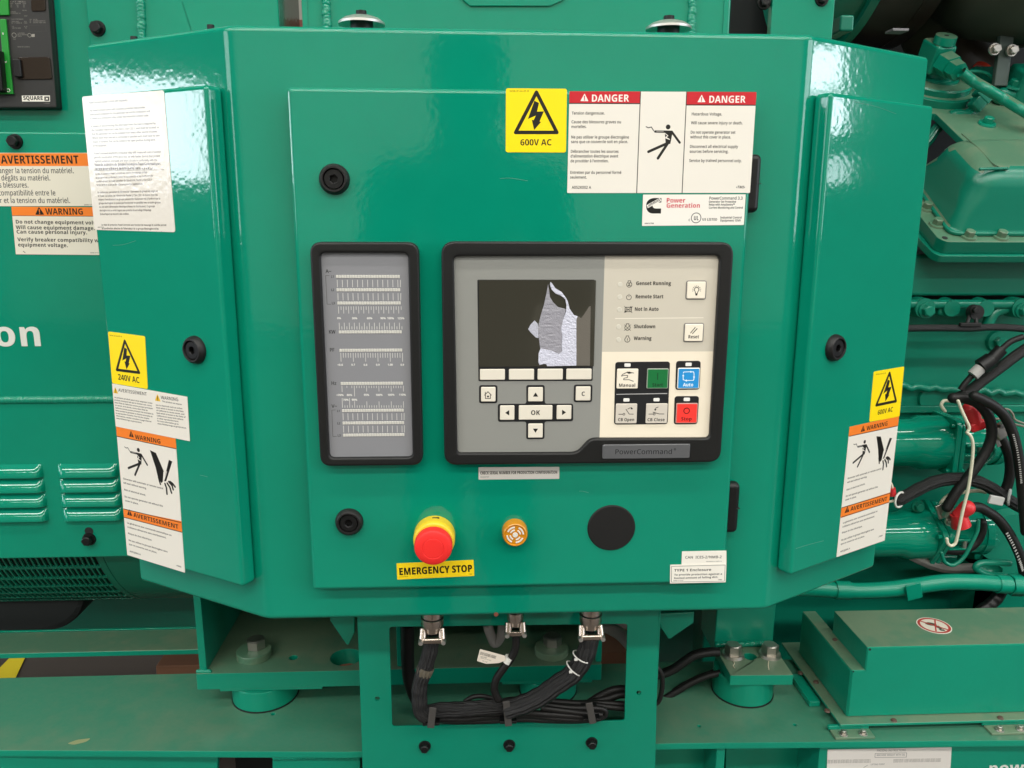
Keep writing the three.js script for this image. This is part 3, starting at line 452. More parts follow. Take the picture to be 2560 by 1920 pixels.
{
  const c = [0.096, 1.0617, 0.021], r = 0.0253;
  const m = part('hole_cover', lathe([[0, 0], [r + 0.0006, 0], [r, 0.0012], [r - 0.0005, 0.0017], [0, 0.0019]], [c[0], c[1], D], 'z', 56), P({ color: rgb(0.01, 0.0095, 0.009), roughness: 0.6, specularIntensity: 0.7 }));
  tag(m, 'flat round black disc covering a hole in the door', 'hole cover');
}

// ---------------------------------------------------------------- stickers on the cabinet
const WHITE = '#e9e3d7', YEL = '#ffdf00', ORA = '#f5822c', RED = '#c81e2b';
const q4 = (a) => a;
const volt = (name, label, quad, z, frame, code, tri, txt, text) => sticker(name, label, 'sticker', quad, z, 6, YEL, (g) => { T(g, '0098-8104-05 B', code, 1.6, { thin: 1, ink: '#4c4410' }); boltSign(g, tri); T(g, text, txt, Math.abs(txt[1][0] - txt[0][0]) * 0.185); }, { r: 0.0022, frame, rough: 0.35 });
volt('voltage_sticker', 'yellow 600V AC sticker at the top of the door', [[-18.5, -1507.4], [39.6, -1507.6], [39.8, -1449.2], [-18.6, -1449]], D, null, [[-15.2, -1504.1], [3.4, -1504.3]], [[-10.8, -1465.6], [32.4, -1466]], [[-4.7, -1455.4], [25.9, -1455.7]], '600V AC');
volt('voltage_sticker', 'yellow 240V AC sticker on the left side cover', [[-189.2, -1261.7], [-129.7, -1260.8], [-133.2, -1202.4], [-191.3, -1203]], 0.0205, FL, [[-187.4, -1256.8], [-167.1, -1256.8]], [[-182.6, -1217.6], [-142.7, -1218]], [[-180.4, -1208.2], [-145.1, -1207.7]], '240V AC');
volt('voltage_sticker', 'yellow 600V AC sticker on the right side cover', [[129.4, -1217.7], [188.9, -1217.6], [190.5, -1156.8], [130.7, -1158.6]], 0.0205, FR, [[133.9, -1213.1], [153, -1212.7]], [[139.1, -1175.4], [181.4, -1175.3]], [[145.1, -1164.9], [175.2, -1165.1]], '600V AC');
sticker('danger_sticker', 'white sticker with two red DANGER headings and a struck figure', 'sticker', [[42.1, -1505.4], [223.1, -1506.7], [223.2, -1412.2], [41.7, -1411.1]], D, 6, WHITE, (g) => {
  fill(g, [[39.7, -1505.6], [110.6, -1506.4], [110.4, -1495.4], [39.9, -1494.7]], RED); fill(g, [[155.2, -1506.9], [224.6, -1507.7], [225.5, -1495.1], [155.6, -1494.4]], RED);
  line(g, [[41.7, -1494.4], [110.4, -1494.9]], 0.9); line(g, [[155.6, -1494.2], [223.1, -1494.6]], 0.9);
  line(g, [[110.4, -1505.8], [110.2, -1411]], 0.75); line(g, [[155.1, -1506.3], [155.3, -1411.2]], 0.75);
  const w = '#f4ece2', b = 20 * 0.128, tx = (s, ab) => T(g, s, ab, b, { thin: 1, ink: '#2e2b25', fat: 4 });
  alertSign(g, [[52.9, -1496.6], [60.3, -1496.6]], w, RED); T(g, 'DANGER', [[63, -1496.2], [99.6, -1496.6]], 50 * 0.128, { ink: w }); alertSign(g, [[166.2, -1496.8], [173.6, -1496.9]], w, RED); T(g, 'DANGER', [[176.6, -1496.4], [213, -1496.8]], 50 * 0.128, { ink: w });
  tx('Tension dangereuse.', [[44.8, -1484.3], [76.5, -1484.6]]); tx('Cause des blessures graves ou', [[44.5, -1476.3], [92.7, -1476.7]]); tx('mortelles.', [[44.4, -1471.9], [59.3, -1472.1]]);
  tx('Ne pas utiliser le groupe électrogène', [[44.4, -1462.3], [100.8, -1462.7]]); tx('sans que ce couvercle soit en place.', [[44.4, -1458], [100, -1458.5]]);
  tx('Débrancher toutes les sources', [[44.3, -1449], [91.1, -1449.3]]); tx("d'alimentation électrique avant", [[44.3, -1444.6], [90.8, -1445]]); tx("de procéder à l'entretien.", [[44.3, -1440.1], [81.7, -1440.4]]);
  tx('Entretien par du personnel formé', [[44.2, -1429.3], [94.5, -1429.6]]); tx('seulement.', [[44.2, -1424.8], [60.7, -1424.9]]); tx('A052K002 A', [[46.1, -1415.2], [65, -1415.3]]);
  tx('Hazardous Voltage.', [[160.8, -1484.7], [190.8, -1484.8]]); tx('Will cause severe injury or death.', [[160.8, -1476.5], [211.6, -1476.8]]); tx('Do not operate generator set', [[160.7, -1467.8], [204.9, -1468.1]]); tx('without this cover in place.', [[160.8, -1463.4], [200.9, -1463.6]]);
  tx('Disconnect all electrical supply', [[160.6, -1454.5], [208.3, -1454.8]]); tx('sources before servicing.', [[160.7, -1449.9], [199.3, -1450.1]]); tx('Service by trained personnel only.', [[160.7, -1441.3], [212.9, -1441.4]]); T(g, '‹TMI›', [[208.6, -1416.6], [217.7, -1416.5]], 2.4, { italic: 1 });
  manSign(g, [[116.9, -1476.2], [151.5, -1476.6]]);
}, { r: 0.0008 });
sticker('maker_sticker', 'white sticker with a black C emblem and red Power Generation lettering', 'sticker', [[116.7, -1410], [219, -1410.8], [219.1, -1381.1], [116.8, -1379.8]], D, 8, '#efeae0', (g) => {
  const m = [[120.2, -1391.8], [135.1, -1391.9]]; within(g, m, 118, () => {
    g.beginPath(); g.moveTo(118, -118); g.lineTo(60, -118); g.quadraticCurveTo(0, -112, 0, -60); g.quadraticCurveTo(2, 0, 62, 0); g.lineTo(118, 0); g.lineTo(118, -38); g.lineTo(76, -38); g.quadraticCurveTo(50, -40, 50, -62); g.quadraticCurveTo(52, -84, 78, -84); g.lineTo(118, -84); g.closePath(); g.fillStyle = '#111'; g.fill();
    line(g, [[6, -52], [112, -108]], 26, '#efeae0', 'butt'); T(g, 'Cummins', [[6, -44], [110, -99]], 22, { ink: '#111' }); });
  T(g, 'Power', [[139.8, -1402.4], [159, -1402.5]], 4.4, { ink: '#c4142b' }); T(g, 'Generation', [[140.1, -1397.5], [174.1, -1397.7]], 4.3, { ink: '#c4142b' });
  T(g, 'PowerCommand 3.3', [[182.5, -1405.5], [216.3, -1405.7]], 2.8, { thin: 1, fat: 3 });
  [['Generator Set Protective', [[182.4, -1402.6], [209.8, -1402.7]]], ['Relay with AmpSentry™', [[182.6, -1399.8], [208.8, -1399.9]]], ['Current Monitoring and Control', [[182.8, -1396.8], [217.1, -1397]]], ['Industrial Control', [[194.8, -1387.3], [216.5, -1387.4]]], ['Equipment 15VV', [[195, -1384.4], [215.7, -1384.4]]]].forEach(([s, ab]) => T(g, s, ab, 1.9, { thin: 1, fat: 5 }));
  const c = [170.6, -1387.8]; ring(g, c[0], c[1], 4.8, 0.65); T(g, 'UL', [[168.1, -1385.6], [173.2, -1385.6]], 4.2); T(g, 'C', [[163, -1384.7], [164.8, -1384.7]], 2); T(g, 'US LISTED', [[176.7, -1385.2], [192, -1385.2]], 2.4); T(g, 'A041U784', [[119.2, -1381.6], [128.5, -1381.7]], 1.3);
});
sticker('serial_sticker', 'narrow grey-white CHECK SERIAL NUMBER sticker under the operator panel', 'sticker', [[-46.2, -1131.4], [38.7, -1130.9], [38.9, -1117.7], [-46.2, -1117.9]], D, 8, '#cdc8bf', (g) => { T(g, 'CHECK SERIAL NUMBER FOR PRODUCTION CONFIGURATION', [[-44.5, -1123.6], [36.8, -1123.5]], 3.2, { fat: 3 }); T(g, 'A049Z797', [[-44.5, -1120.2], [-35.1, -1120.2]], 1.2, { thin: 1 }); });
sticker('emergency_sticker', 'yellow EMERGENCY STOP sticker under the red push button', 'sticker', [[-134.3, -1024.8], [-52, -1027.4], [-51.3, -1008.9], [-134, -1006.2]], D, 8, '#fdd91c', (g) => { T(g, 'EMERGENCY STOP', [[-132.2, -1011.4], [-53.2, -1013.9]], 7.9, { fat: 3 }); T(g, 'A043S988 B', [[-132, -1008.7], [-122.3, -1009]], 1, { thin: 1 }); T(g, '‹TMI›', [[-57.5, -1010.5], [-53.4, -1010.6]], 1); });
sticker('ices_sticker', 'small white CAN ICES-2 sticker at the lower right of the door', 'sticker', [[174.2, -1033.2], [223.1, -1033.3], [224.1, -1018.3], [174.4, -1018.1]], D, 8, '#eee9dd', (g) => { T(g, 'CAN  ICES-2/NMB-2', [[177.9, -1024.8], [218.5, -1024.6]], 2.9, { thin: 1, fat: 2 }); T(g, 'A056F616 REV A', [[201.3, -1020.4], [218.6, -1020.4]], 1.2, { thin: 1 }); });
sticker('enclosure_sticker', 'white framed TYPE 1 Enclosure sticker in the lower right door corner', 'sticker', [[161.8, -1018], [223.9, -1018.4], [224.5, -996.2], [162.6, -996]], D + 0.0004, 8, '#eee9dd', (g) => { line(g, [[163.3, -1016.1], [222.6, -1016.6], [222.9, -997.6], [164.1, -997.5], [163.3, -1016.1]], 0.35); T(g, 'TYPE 1 Enclosure', [[166.5, -1009.9], [207.7, -1010.1]], 2.9); T(g, 'To provide protection against a', [[166.8, -1005.1], [220, -1005.2]], 2.1); T(g, 'limited amount of falling dirt.', [[166.7, -1001.1], [215.9, -1001.6]], 2.1); T(g, '0098-5718-D', [[166.1, -998.6], [177.1, -998.7]], 1.2, { thin: 1 }); T(g, '‹TMI›', [[215.6, -998.8], [220.4, -998.8]], 1.3); });

const para = (g, a, b, dy, lines, cap, o) => lines.forEach(([s, f], i) => { const k = i * dy; T(g, s, [[a[0] + (o.dx ?? 0) * i, a[1] + k], [a[0] + (o.dx ?? 0) * i + (b[0] - a[0]) * f, a[1] + k + (b[1] - a[1]) * f]], cap, o); });
sticker('instruction_sheet', 'large white text sheet at the top of the left side cover', 'sticker', [[-191.9, -1508.4], [-69.2, -1507.2], [-69.7, -1371.3], [-194, -1372.1]], 0.0205, 5, '#e6dfd3', (g) => {
  const L = [['PowerCommand Genset Controls with AmpSentry', .55], ['', 0], ['The PowerCommand control with AmpSentry protective relay provides', .78], ['overcurrent protection for the generator set and its conductors and', .84], ['is listed as a protective relay under the industrial control code.', .82], ['', 0], ['A means of disconnecting the alternator from the load is required by', .9], ['the Canadian Electrical Code Part I, CSA C22.1, and shall be located so', .94], ['that the generator set can be isolated from every other source of power.', .92], ['Where more than one set is connected in parallel each shall have its own', .94], ['means of isolation that can be locked in the open position during work.', .88], ['on the equipment.', .2], ['', 0], ['PowerCommand AmpSentry protective relay with measured control function', .94], ['permits coordination of the generator set with feeder devices that protect', .92], ['against sustained overloads and short circuits in conformity with the', .88], ['Canadian Electrical Code. Selective coordination must be verified by a', .9], ['coordination study.', .84]];
  const p = [[-182.3, -1500.8], [-73.7, -1499.5]]; para(g, p[0], p[1], 3.9, L, 1.75, { thin: 1, ink: '#423e37', fat: 4 });
  T(g, 'Relais de protection du groupe électrogène PowerCommand avec', [[-183.2, -1438.3], [-81.9, -1437.3]], 2.9, { thin: 1, ink: '#3c3934' }); T(g, 'fonction de surveillance et de contrôle AmpSentry', [[-183.4, -1434], [-113.2, -1433.7]], 2.9, { thin: 1, ink: '#3c3934' }); line(g, [[-184.2, -1433.6], [-78.1, -1432.4]], 0.35, '#3c3934');
  const F = [["Le relais de protection PowerCommand avec fonction de mesurage protège", .8], ["le groupe et ses conducteurs contre les surintensités et les courts-circuits", .88], ["conformément au Code canadien de l'électricité, Partie I, CSA C22.1", .86], ["Section 28-900 et ne doit pas être utilisé sans protection supplémentaire.", .72], ['', 0], ["Un sectionneur permettant de déconnecter l'alternateur du groupe est exigé par", .93], ["le Code canadien de l'électricité Partie I, CSA C22.1 à moins que les", .92], ["moyens d'entraînement du groupe puissent être facilement mis à l'arrêt et que le", .95], ["groupe électrogène ne puisse pas fonctionner en parallèle avec un autre groupe", .95], ["ou une autre alimentation électrique (réseau du distributeur). Ce groupe", .86], ["électrogène inclut un arrêt d'urgence avec protection de verrouillage d'étiquetage", .8], ["(lockout/tagout) qui rencontre cette condition.", .46], ['', 0], ['', 0], ["Le relais de protection PowerCommand avec fonction de mesurage et contrôle permet", 1], ["la coordination sélective de l'alternateur de ce groupe électrogène et les", .88], ["appareils de protection contre les surintensités de courant instantanées, tel", .92], ["que requis par le Code canadien de l'électricité Partie I, CSA C22.1-06.", .9], ["La vérification de la coordination sélective doit être vérifiée par une étude de", .78], ['coordination.', .16]];
  const f = [[-183.4, -1429.1], [-83.1, -1429.9]]; para(g, f[0], f[1], 3.75, F, 1.8, { thin: 1, ink: '#34302a', fat: 4, dx: 0.1 }); T(g, 'A041T195', [[-188.3, -1374.1], [-178.2, -1374.2]], 1.4, { thin: 1 });
}, { frame: FL, r: 0.003, rough: 0.14, spec: 0.32, bump: peel, bumpScale: 0.0003 });
sticker('chemical_warning_sticker', 'small white two-column sticker with two yellow alert triangles', 'sticker', [[-191.1, -1202.7], [-72, -1200.5], [-73.7, -1151.5], [-192.4, -1152.7]], 0.0209, 7, WHITE, (g) => {
  alertSign(g, [[-190.1, -1192.1], [-182.6, -1192]], '#e8b715', '#111'); alertSign(g, [[-122.3, -1190.8], [-114, -1190.7]], '#e8b715', '#111'); T(g, 'AVERTISSEMENT', [[-181.4, -1194.5], [-134.9, -1194.9]], 3.6, { thin: 1, fat: 2 }); T(g, 'WARNING', [[-112.7, -1193.6], [-85.8, -1194.2]], 3.6, { thin: 1, fat: 2 });
  const a = [[-189.9, -1186.4], [-127.2, -1186.5]], b = [[-122, -1185.3], [-77.2, -1185.9]], o = { thin: 1, ink: '#38342e', fat: 5 };
  para(g, a[0], a[1], 3.05, [['Le présent produit peut vous exposer à des', 1], ['produits chimiques tels que le charbon noir, connu', .98], ["dans l'État de Californie comme pouvant provoquer", 1], ["un cancer, et le plomb, connu dans l'État de", .86], ['Californie comme pouvant provoquer des anomalies du', 1], ["fœtus pendant la grossesse ou d'autres anomalies de", .97], ['la reproduction humaine. Pour de plus amples', .88], ['informations, veuillez consulter la page Internet', .93], ['www.P65Warnings.ca.gov/product.', .68]], 1.5, o);
  para(g, b[0], b[1], 3.0, [['you to chemicals such as carbon', .92], ['black which is known to the State', .95], ['of California to cause cancer, and', .97], ['lead which is known to the State of', 1], ['California to cause birth defects', .92], ['or other reproductive harm.', .76], ['For more information go to', .74], ['www.P65Warnings.ca.gov/product.', 1]], 1.5, o);
  T(g, 'This product can expose', [[-111.6, -1190.6], [-81.3, -1190.4]], 1.5, o);
}, { frame: FL });
const tall = (g, o) => {
  fill(g, o.head, ORA); fill(g, o.head2, ORA); line(g, o.l1, 0.8); line(g, o.l2, 0.8); line(g, o.l3, 0.8);
  alertSign(g, o.a1, '#111', ORA); T(g, 'WARNING', o.t1, 5.2); alertSign(g, o.a2, '#111', ORA); T(g, 'AVERTISSEMENT', o.t2, 5.2); manSign(g, o.man); handSign(g, o.hand);
  const q = { thin: 1, ink: '#38342e', fat: 5 };
  ['Generator with automatic or remote control', 'will start without warning.', 'Risk of electrical shock.', 'Do not operate generator set without this', 'cover in place.', 'La génératrice avec commande automatique ou', 'à distance démarrera sans avertissement.', 'Risque de choc électrique.', 'Ne pas utiliser le groupe électrogène sans', 'que ce couvercle soit en place.', 'A052J066 A'].forEach((s, i) => T(g, s, o.rows[i], 1.95, q));
  T(g, '‹TMI›', o.tmi, 1.8, { italic: 1 });
};
sticker('shock_warning_sticker', 'tall white sticker with orange WARNING bands on the left side cover', 'sticker', [[-192.4, -1152.8], [-96.2, -1151.3], [-100.1, -993.8], [-196.3, -995.1]], 0.0205, 7, WHITE, (g) => tall(g, {
  head: [[-192.8, -1153.7], [-94.1, -1153], [-95.7, -1139.4], [-194.1, -1141.3]], head2: [[-197.3, -1052.4], [-97.2, -1055.9], [-98.8, -1042.5], [-198.8, -1042.2]], l1: [[-192.9, -1140.9], [-96.9, -1139.7]], l2: [[-195.9, -1053], [-99.4, -1054.1]], l3: [[-196.1, -1042.5], [-99.3, -1042.6]],
  a1: [[-171.4, -1143.6], [-163.9, -1143.6]], t1: [[-161.8, -1142.1], [-120, -1142.1]], a2: [[-188.5, -1046.8], [-180.3, -1046.8]], t2: [[-178, -1046.2], [-103.9, -1045.5]], man: [[-181.3, -1132.7], [-144.4, -1132.4]], hand: [[-138.9, -1132.2], [-103.1, -1131.7]],
  rows: [[[-189.4, -1090.1], [-123.2, -1088.9]], [[-189.8, -1085], [-150.9, -1084.4]], [[-189.8, -1076.6], [-153.1, -1075.9]], [[-190.2, -1068.2], [-126.4, -1067.6]], [[-190.1, -1063.3], [-167.3, -1063]], [[-190.7, -1035.7], [-116.5, -1034.6]], [[-190.6, -1030.5], [-125.6, -1029.8]], [[-191, -1022.6], [-150, -1022.1]], [[-191.1, -1014], [-125.7, -1012.9]], [[-191.3, -1009], [-143.7, -1008]], [[-191.3, -1000], [-172.4, -999.7]]], tmi: [[-113.9, -998.9], [-105, -998.8]] }), { frame: FL });
sticker('shock_warning_sticker', 'tall white sticker with orange WARNING bands on the right side cover', 'sticker', [[94.1, -1158], [189.4, -1157.5], [188.1, -999.8], [93.2, -1000.8]], 0.0205, 7, WHITE, (g) => tall(g, {
  head: [[91.5, -1158.2], [191.4, -1158.6], [191.6, -1145.6], [92.7, -1146.8]], head2: [[91.8, -1061.7], [189.9, -1062], [192.2, -1049.3], [93.7, -1049.1]], l1: [[95.3, -1146.8], [188.5, -1145.5]], l2: [[94.1, -1061.6], [188.5, -1061.1]], l3: [[94.4, -1049.9], [187.4, -1049.3]],
  a1: [[115.9, -1148.8], [123.4, -1149]], t1: [[126.4, -1148.9], [167.8, -1149.2]], a2: [[100.5, -1053.7], [108.6, -1053.9]], t2: [[111.2, -1053.9], [183.6, -1052.4]], man: [[104.5, -1138.5], [138.2, -1138.1]], hand: [[147.7, -1138.9], [180.9, -1138.8]],
  rows: [[[99.4, -1095], [164.5, -1095.6]], [[99.6, -1090.3], [137.1, -1090.5]], [[99.5, -1081.2], [134.8, -1082.2]], [[99.2, -1073.5], [161.2, -1073.4]], [[99, -1069.1], [120.3, -1069.2]], [[98.9, -1040.9], [166, -1041.8]], [[99, -1036.1], [161.3, -1036.1]], [[98.7, -1028.8], [138.1, -1028.5]], [[98.9, -1019.5], [162.6, -1019.4]], [[98.7, -1014.7], [144.9, -1014.4]], [[99, -1005.2], [117.8, -1005]]], tmi: [[173.2, -1006.8], [182.7, -1006.9]] }), { frame: FR });

// ---------------------------------------------------------------- terminal box behind, left
const bead = (a, b, r, n = 40, seed = 1, step = 0.75, wild = 0.2) => {          // a weld bead: a row of overlapping beads
  const A = V3(a), B = V3(b), gs = [], N = Math.max(4, Math.round(A.distanceTo(B) / (r * step)));
  for (let i = 0; i <= N; i++) { const p = A.clone().lerp(B, i / N), k = 1 + wild * (lat(i / 64, 0.3, 64, seed) - 0.5); gs.push(new THREE.IcosahedronGeometry(r * k, 2).translate(p.x + (rng() - 0.5) * r * wild, p.y + (rng() - 0.5) * r * wild, p.z)); }
  return gs;
};
const tbox = thing('terminal_box', 'large green terminal box with bolted front panels left of the cabinet', 'terminal box');
const ZT = -0.295, ZL = -0.285;
part('breaker_panel', box(-1.2, -0.5259, 1.2, 2.1, ZT - 0.02, ZT, 0.002), M.paint, tbox);
const pa = [[-0.5335, 1.679], [-0.2944, 1.6831], [-0.2939, 1.6027], [-0.535, 1.5993]];
part('upper_panel', ext(rounded(rect(-0.5355, 1.2, -0.2963, 2.1), 0.001), ZT, -0.288, 0.0015), M.paint, tbox);
part('side_flange', box(-0.2984, -0.2964, 1.3, 2.1, -0.42, -0.2895, 0.001), M.paint, tbox);
part('weld_bead', bead([-0.4662, 1.6614, -0.287], [-0.4697, 1.6072, -0.287], 0.0055), M.paint, tbox);
const LP0 = -1.2, LPB = 0.9009, LPT = 1.4918;
part('lower_panel', box(LP0, -0.3, LPB, LPT, -0.315, ZL, 0.003), M.paint, tbox);
part('seam_rib', [...bead([-0.8, 1.1359, ZL - 0.002], [-0.42, 1.1359, ZL - 0.002], 0.0058, 60, 4, 0.5, 0.1)], M.paint, tbox);
for (const [x, y, z, sl] of [[-0.5234, 1.6179, -0.283, 0], [-0.6405, 1.4792, -0.28, 0], [-0.6052, 0.9298, -0.28, 1]]) {
  const zz = z < -0.281 ? -0.288 : ZL;
  part('bolt', bolt(0.0072, [x, y, zz], 'z', 0.5, 1.35), M.black, tbox);
  if (sl) part('keyhole', [cyl(0.006, 0.006, 0.0005, [x + 0.001, y + 0.012, zz], 'z', 24)], M.dark, tbox);
}
{ // pressed louvres
  const louvre = (x0, x1, yt, yb) => {
    const nx = 40, ny = 14, H = yt - yb, Dp = 0.0085, pos = [], idx = [], z = (u, v) => { const e = H * 0.62, X = u * (x1 - x0), ed = Math.min(X, x1 - x0 - X), k = ed < e ? Math.sqrt(Math.max(0, 1 - (1 - ed / e) ** 2)) : 1; return Dp * Math.sin(Math.min(1, v * 1.08) * Math.PI / 2) * k; };
    for (let j = 0; j <= ny; j++) for (let i = 0; i <= nx; i++) { const u = i / nx, v = j / ny; pos.push(x0 + u * (x1 - x0), yt - v * H * (0.98 + 0.02 * v), ZL + z(u, v) - 0.0002); }
    const row = nx + 1; for (let j = 0; j < ny; j++) for (let i = 0; i < nx; i++) { const a = j * row + i; idx.push(a, a + row, a + 1, a + 1, a + row, a + row + 1); }
    const base = pos.length / 3; for (let i = 0; i <= nx; i++) { const k = (ny * row + i) * 3; pos.push(pos[k], pos[k + 1] + 0.0012, Math.max(ZL, pos[k + 2] - 0.0016)); }
    for (let i = 0; i < nx; i++) { const a = ny * row + i, b = base + i; idx.push(a, b, a + 1, a + 1, b, b + 1); }
    const g = new THREE.BufferGeometry(); g.setAttribute('position', new THREE.Float32BufferAttribute(pos, 3)); g.setIndex(idx); return creased(g, 0.8);
  };
  for (const [yt, yb] of [[1.0435, 1.0253], [1.0212, 1.0034], [0.9992, 0.9819], [0.9777, 0.9602]]) {
    const i = 0.9914 - yt, s = -i * 0.06;
    for (const [a, b] of [[-0.7437, -0.6577], [-0.6373, -0.5538]]) {
      part('louvre', louvre(a, b, yt, yb), M.paint, tbox);
      part('louvre_gap_shade', box(a + 0.006, b - 0.006, yb - 0.0006, yb + 0.0008, ZL - 0.0005, ZL + 0.0004, 0), M.dark, tbox);  // dark strip drawn as the gap and shadow line under the louvre
    }
  }
}
sticker('voltage_change_sticker', 'wide white sticker headed AVERTISSEMENT on orange, partly out of view', 'sticker', [[-741.7, -1464.4], [-532.3, -1466], [-535.6, -1398.4], [-746.4, -1396.9]], ZL, 3.5, '#e4dccb', (g) => {
  fill(g, [[-742.8, -1463.8], [-528.7, -1465.5], [-530.3, -1449.4], [-745.1, -1447.9]], ORA); T(g, 'AVERTISSEMENT', [[-661.6, -1451.5], [-562.8, -1452.2]], 45 * 0.225); alertSign(g, [[-676.8, -1451.4], [-665.5, -1451.5]], '#111', ORA);
  const t = (s, ab) => T(g, s, ab, 29 * 0.225, { thin: 1, ink: '#222', fat: 1 });
  t('Ne pas changer la tension du matériel.', [[-698.8, -1439.3], [-570.5, -1440.1]]); t('Peut provoquer des dégâts au matériel.', [[-730.2, -1429.9], [-601.6, -1430.7]]); t('Peut causer des blessures.', [[-715.9, -1421.1], [-630.4, -1421.5]]); t('Vérifier la compatibilité entre le', [[-705.5, -1411.1], [-597.1, -1411.7]]); t('disjoncteur et la tension du matériel.', [[-704.9, -1401.5], [-579.4, -1402.1]]); T(g, '0098-5718', [[-562.2, -1399], [-549.3, -1399.1]], 1.6, { thin: 1 });
});
sticker('voltage_change_sticker', 'white sticker headed WARNING on orange, tucked behind the cabinet edge', 'sticker', [[-655.4, -1397], [-527.7, -1396.8], [-528.9, -1334.3], [-657.4, -1335.1]], ZL + 0.0004, 3.5, '#e4dccb', (g) => {
  fill(g, [[-658.3, -1397.8], [-519.5, -1398.4], [-520.9, -1384.6], [-659.8, -1385.3]], ORA); line(g, [[-656.3, -1385.3], [-520.9, -1384.8]], 0.4); alertSign(g, [[-625.7, -1386.8], [-615, -1386.8]], '#111', ORA); T(g, 'WARNING', [[-612.6, -1386.9], [-563.9, -1386.9]], 36 * 0.225);
  const t = (s, ab) => T(g, s, ab, 21 * 0.225, { ink: '#26231f' });
  t('Do not change equipment voltage.', [[-652.8, -1375.3], [-535.9, -1374.2]]); t('Will cause equipment damage.', [[-653.1, -1368.1], [-551.1, -1367.1]]); t('Can cause personal injury.', [[-653.2, -1362.3], [-561.8, -1361.6]]); t('Verify breaker compatibility with', [[-653, -1352.3], [-538.2, -1351.1]]); t('equipment voltage.', [[-653.3, -1345.4], [-588.5, -1344.7]]);
  line(g, [[-647.3, -1339.2], [-645.1, -1337.3]], 0.6); T(g, '0098-5718', [[-560.7, -1336.5], [-549.8, -1336.5]], 1.6, { thin: 1 });
});
let vinyl;
{
  const font = await new FontLoader().loadAsync('fonts/droid/droid_sans_bold.typeface.json');
  const words = (name, str, end, xh, z, parent) => {   // letters cut from thin vinyl, ending at a point of their baseline
    const g = new TextGeometry(str, { font, size: 1, depth: 0.0004, curveSegments: 6, bevelEnabled: false }); g.computeBoundingBox(); const b = g.boundingBox;
    const n = new TextGeometry('n', { font, size: 1, depth: 0.1 }); n.computeBoundingBox(); const k = xh / n.boundingBox.max.y;
    g.translate(-b.max.x, 0, 0).scale(k * 1.14, k, 1).translate(end[0], end[1], z); part(name, g, M.white, parent, 'white lettering');
  };
  words('lettering', 'Generation', [-0.6395, 1.2114], 0.0267, ZL, tbox);
  vinyl = words;
}

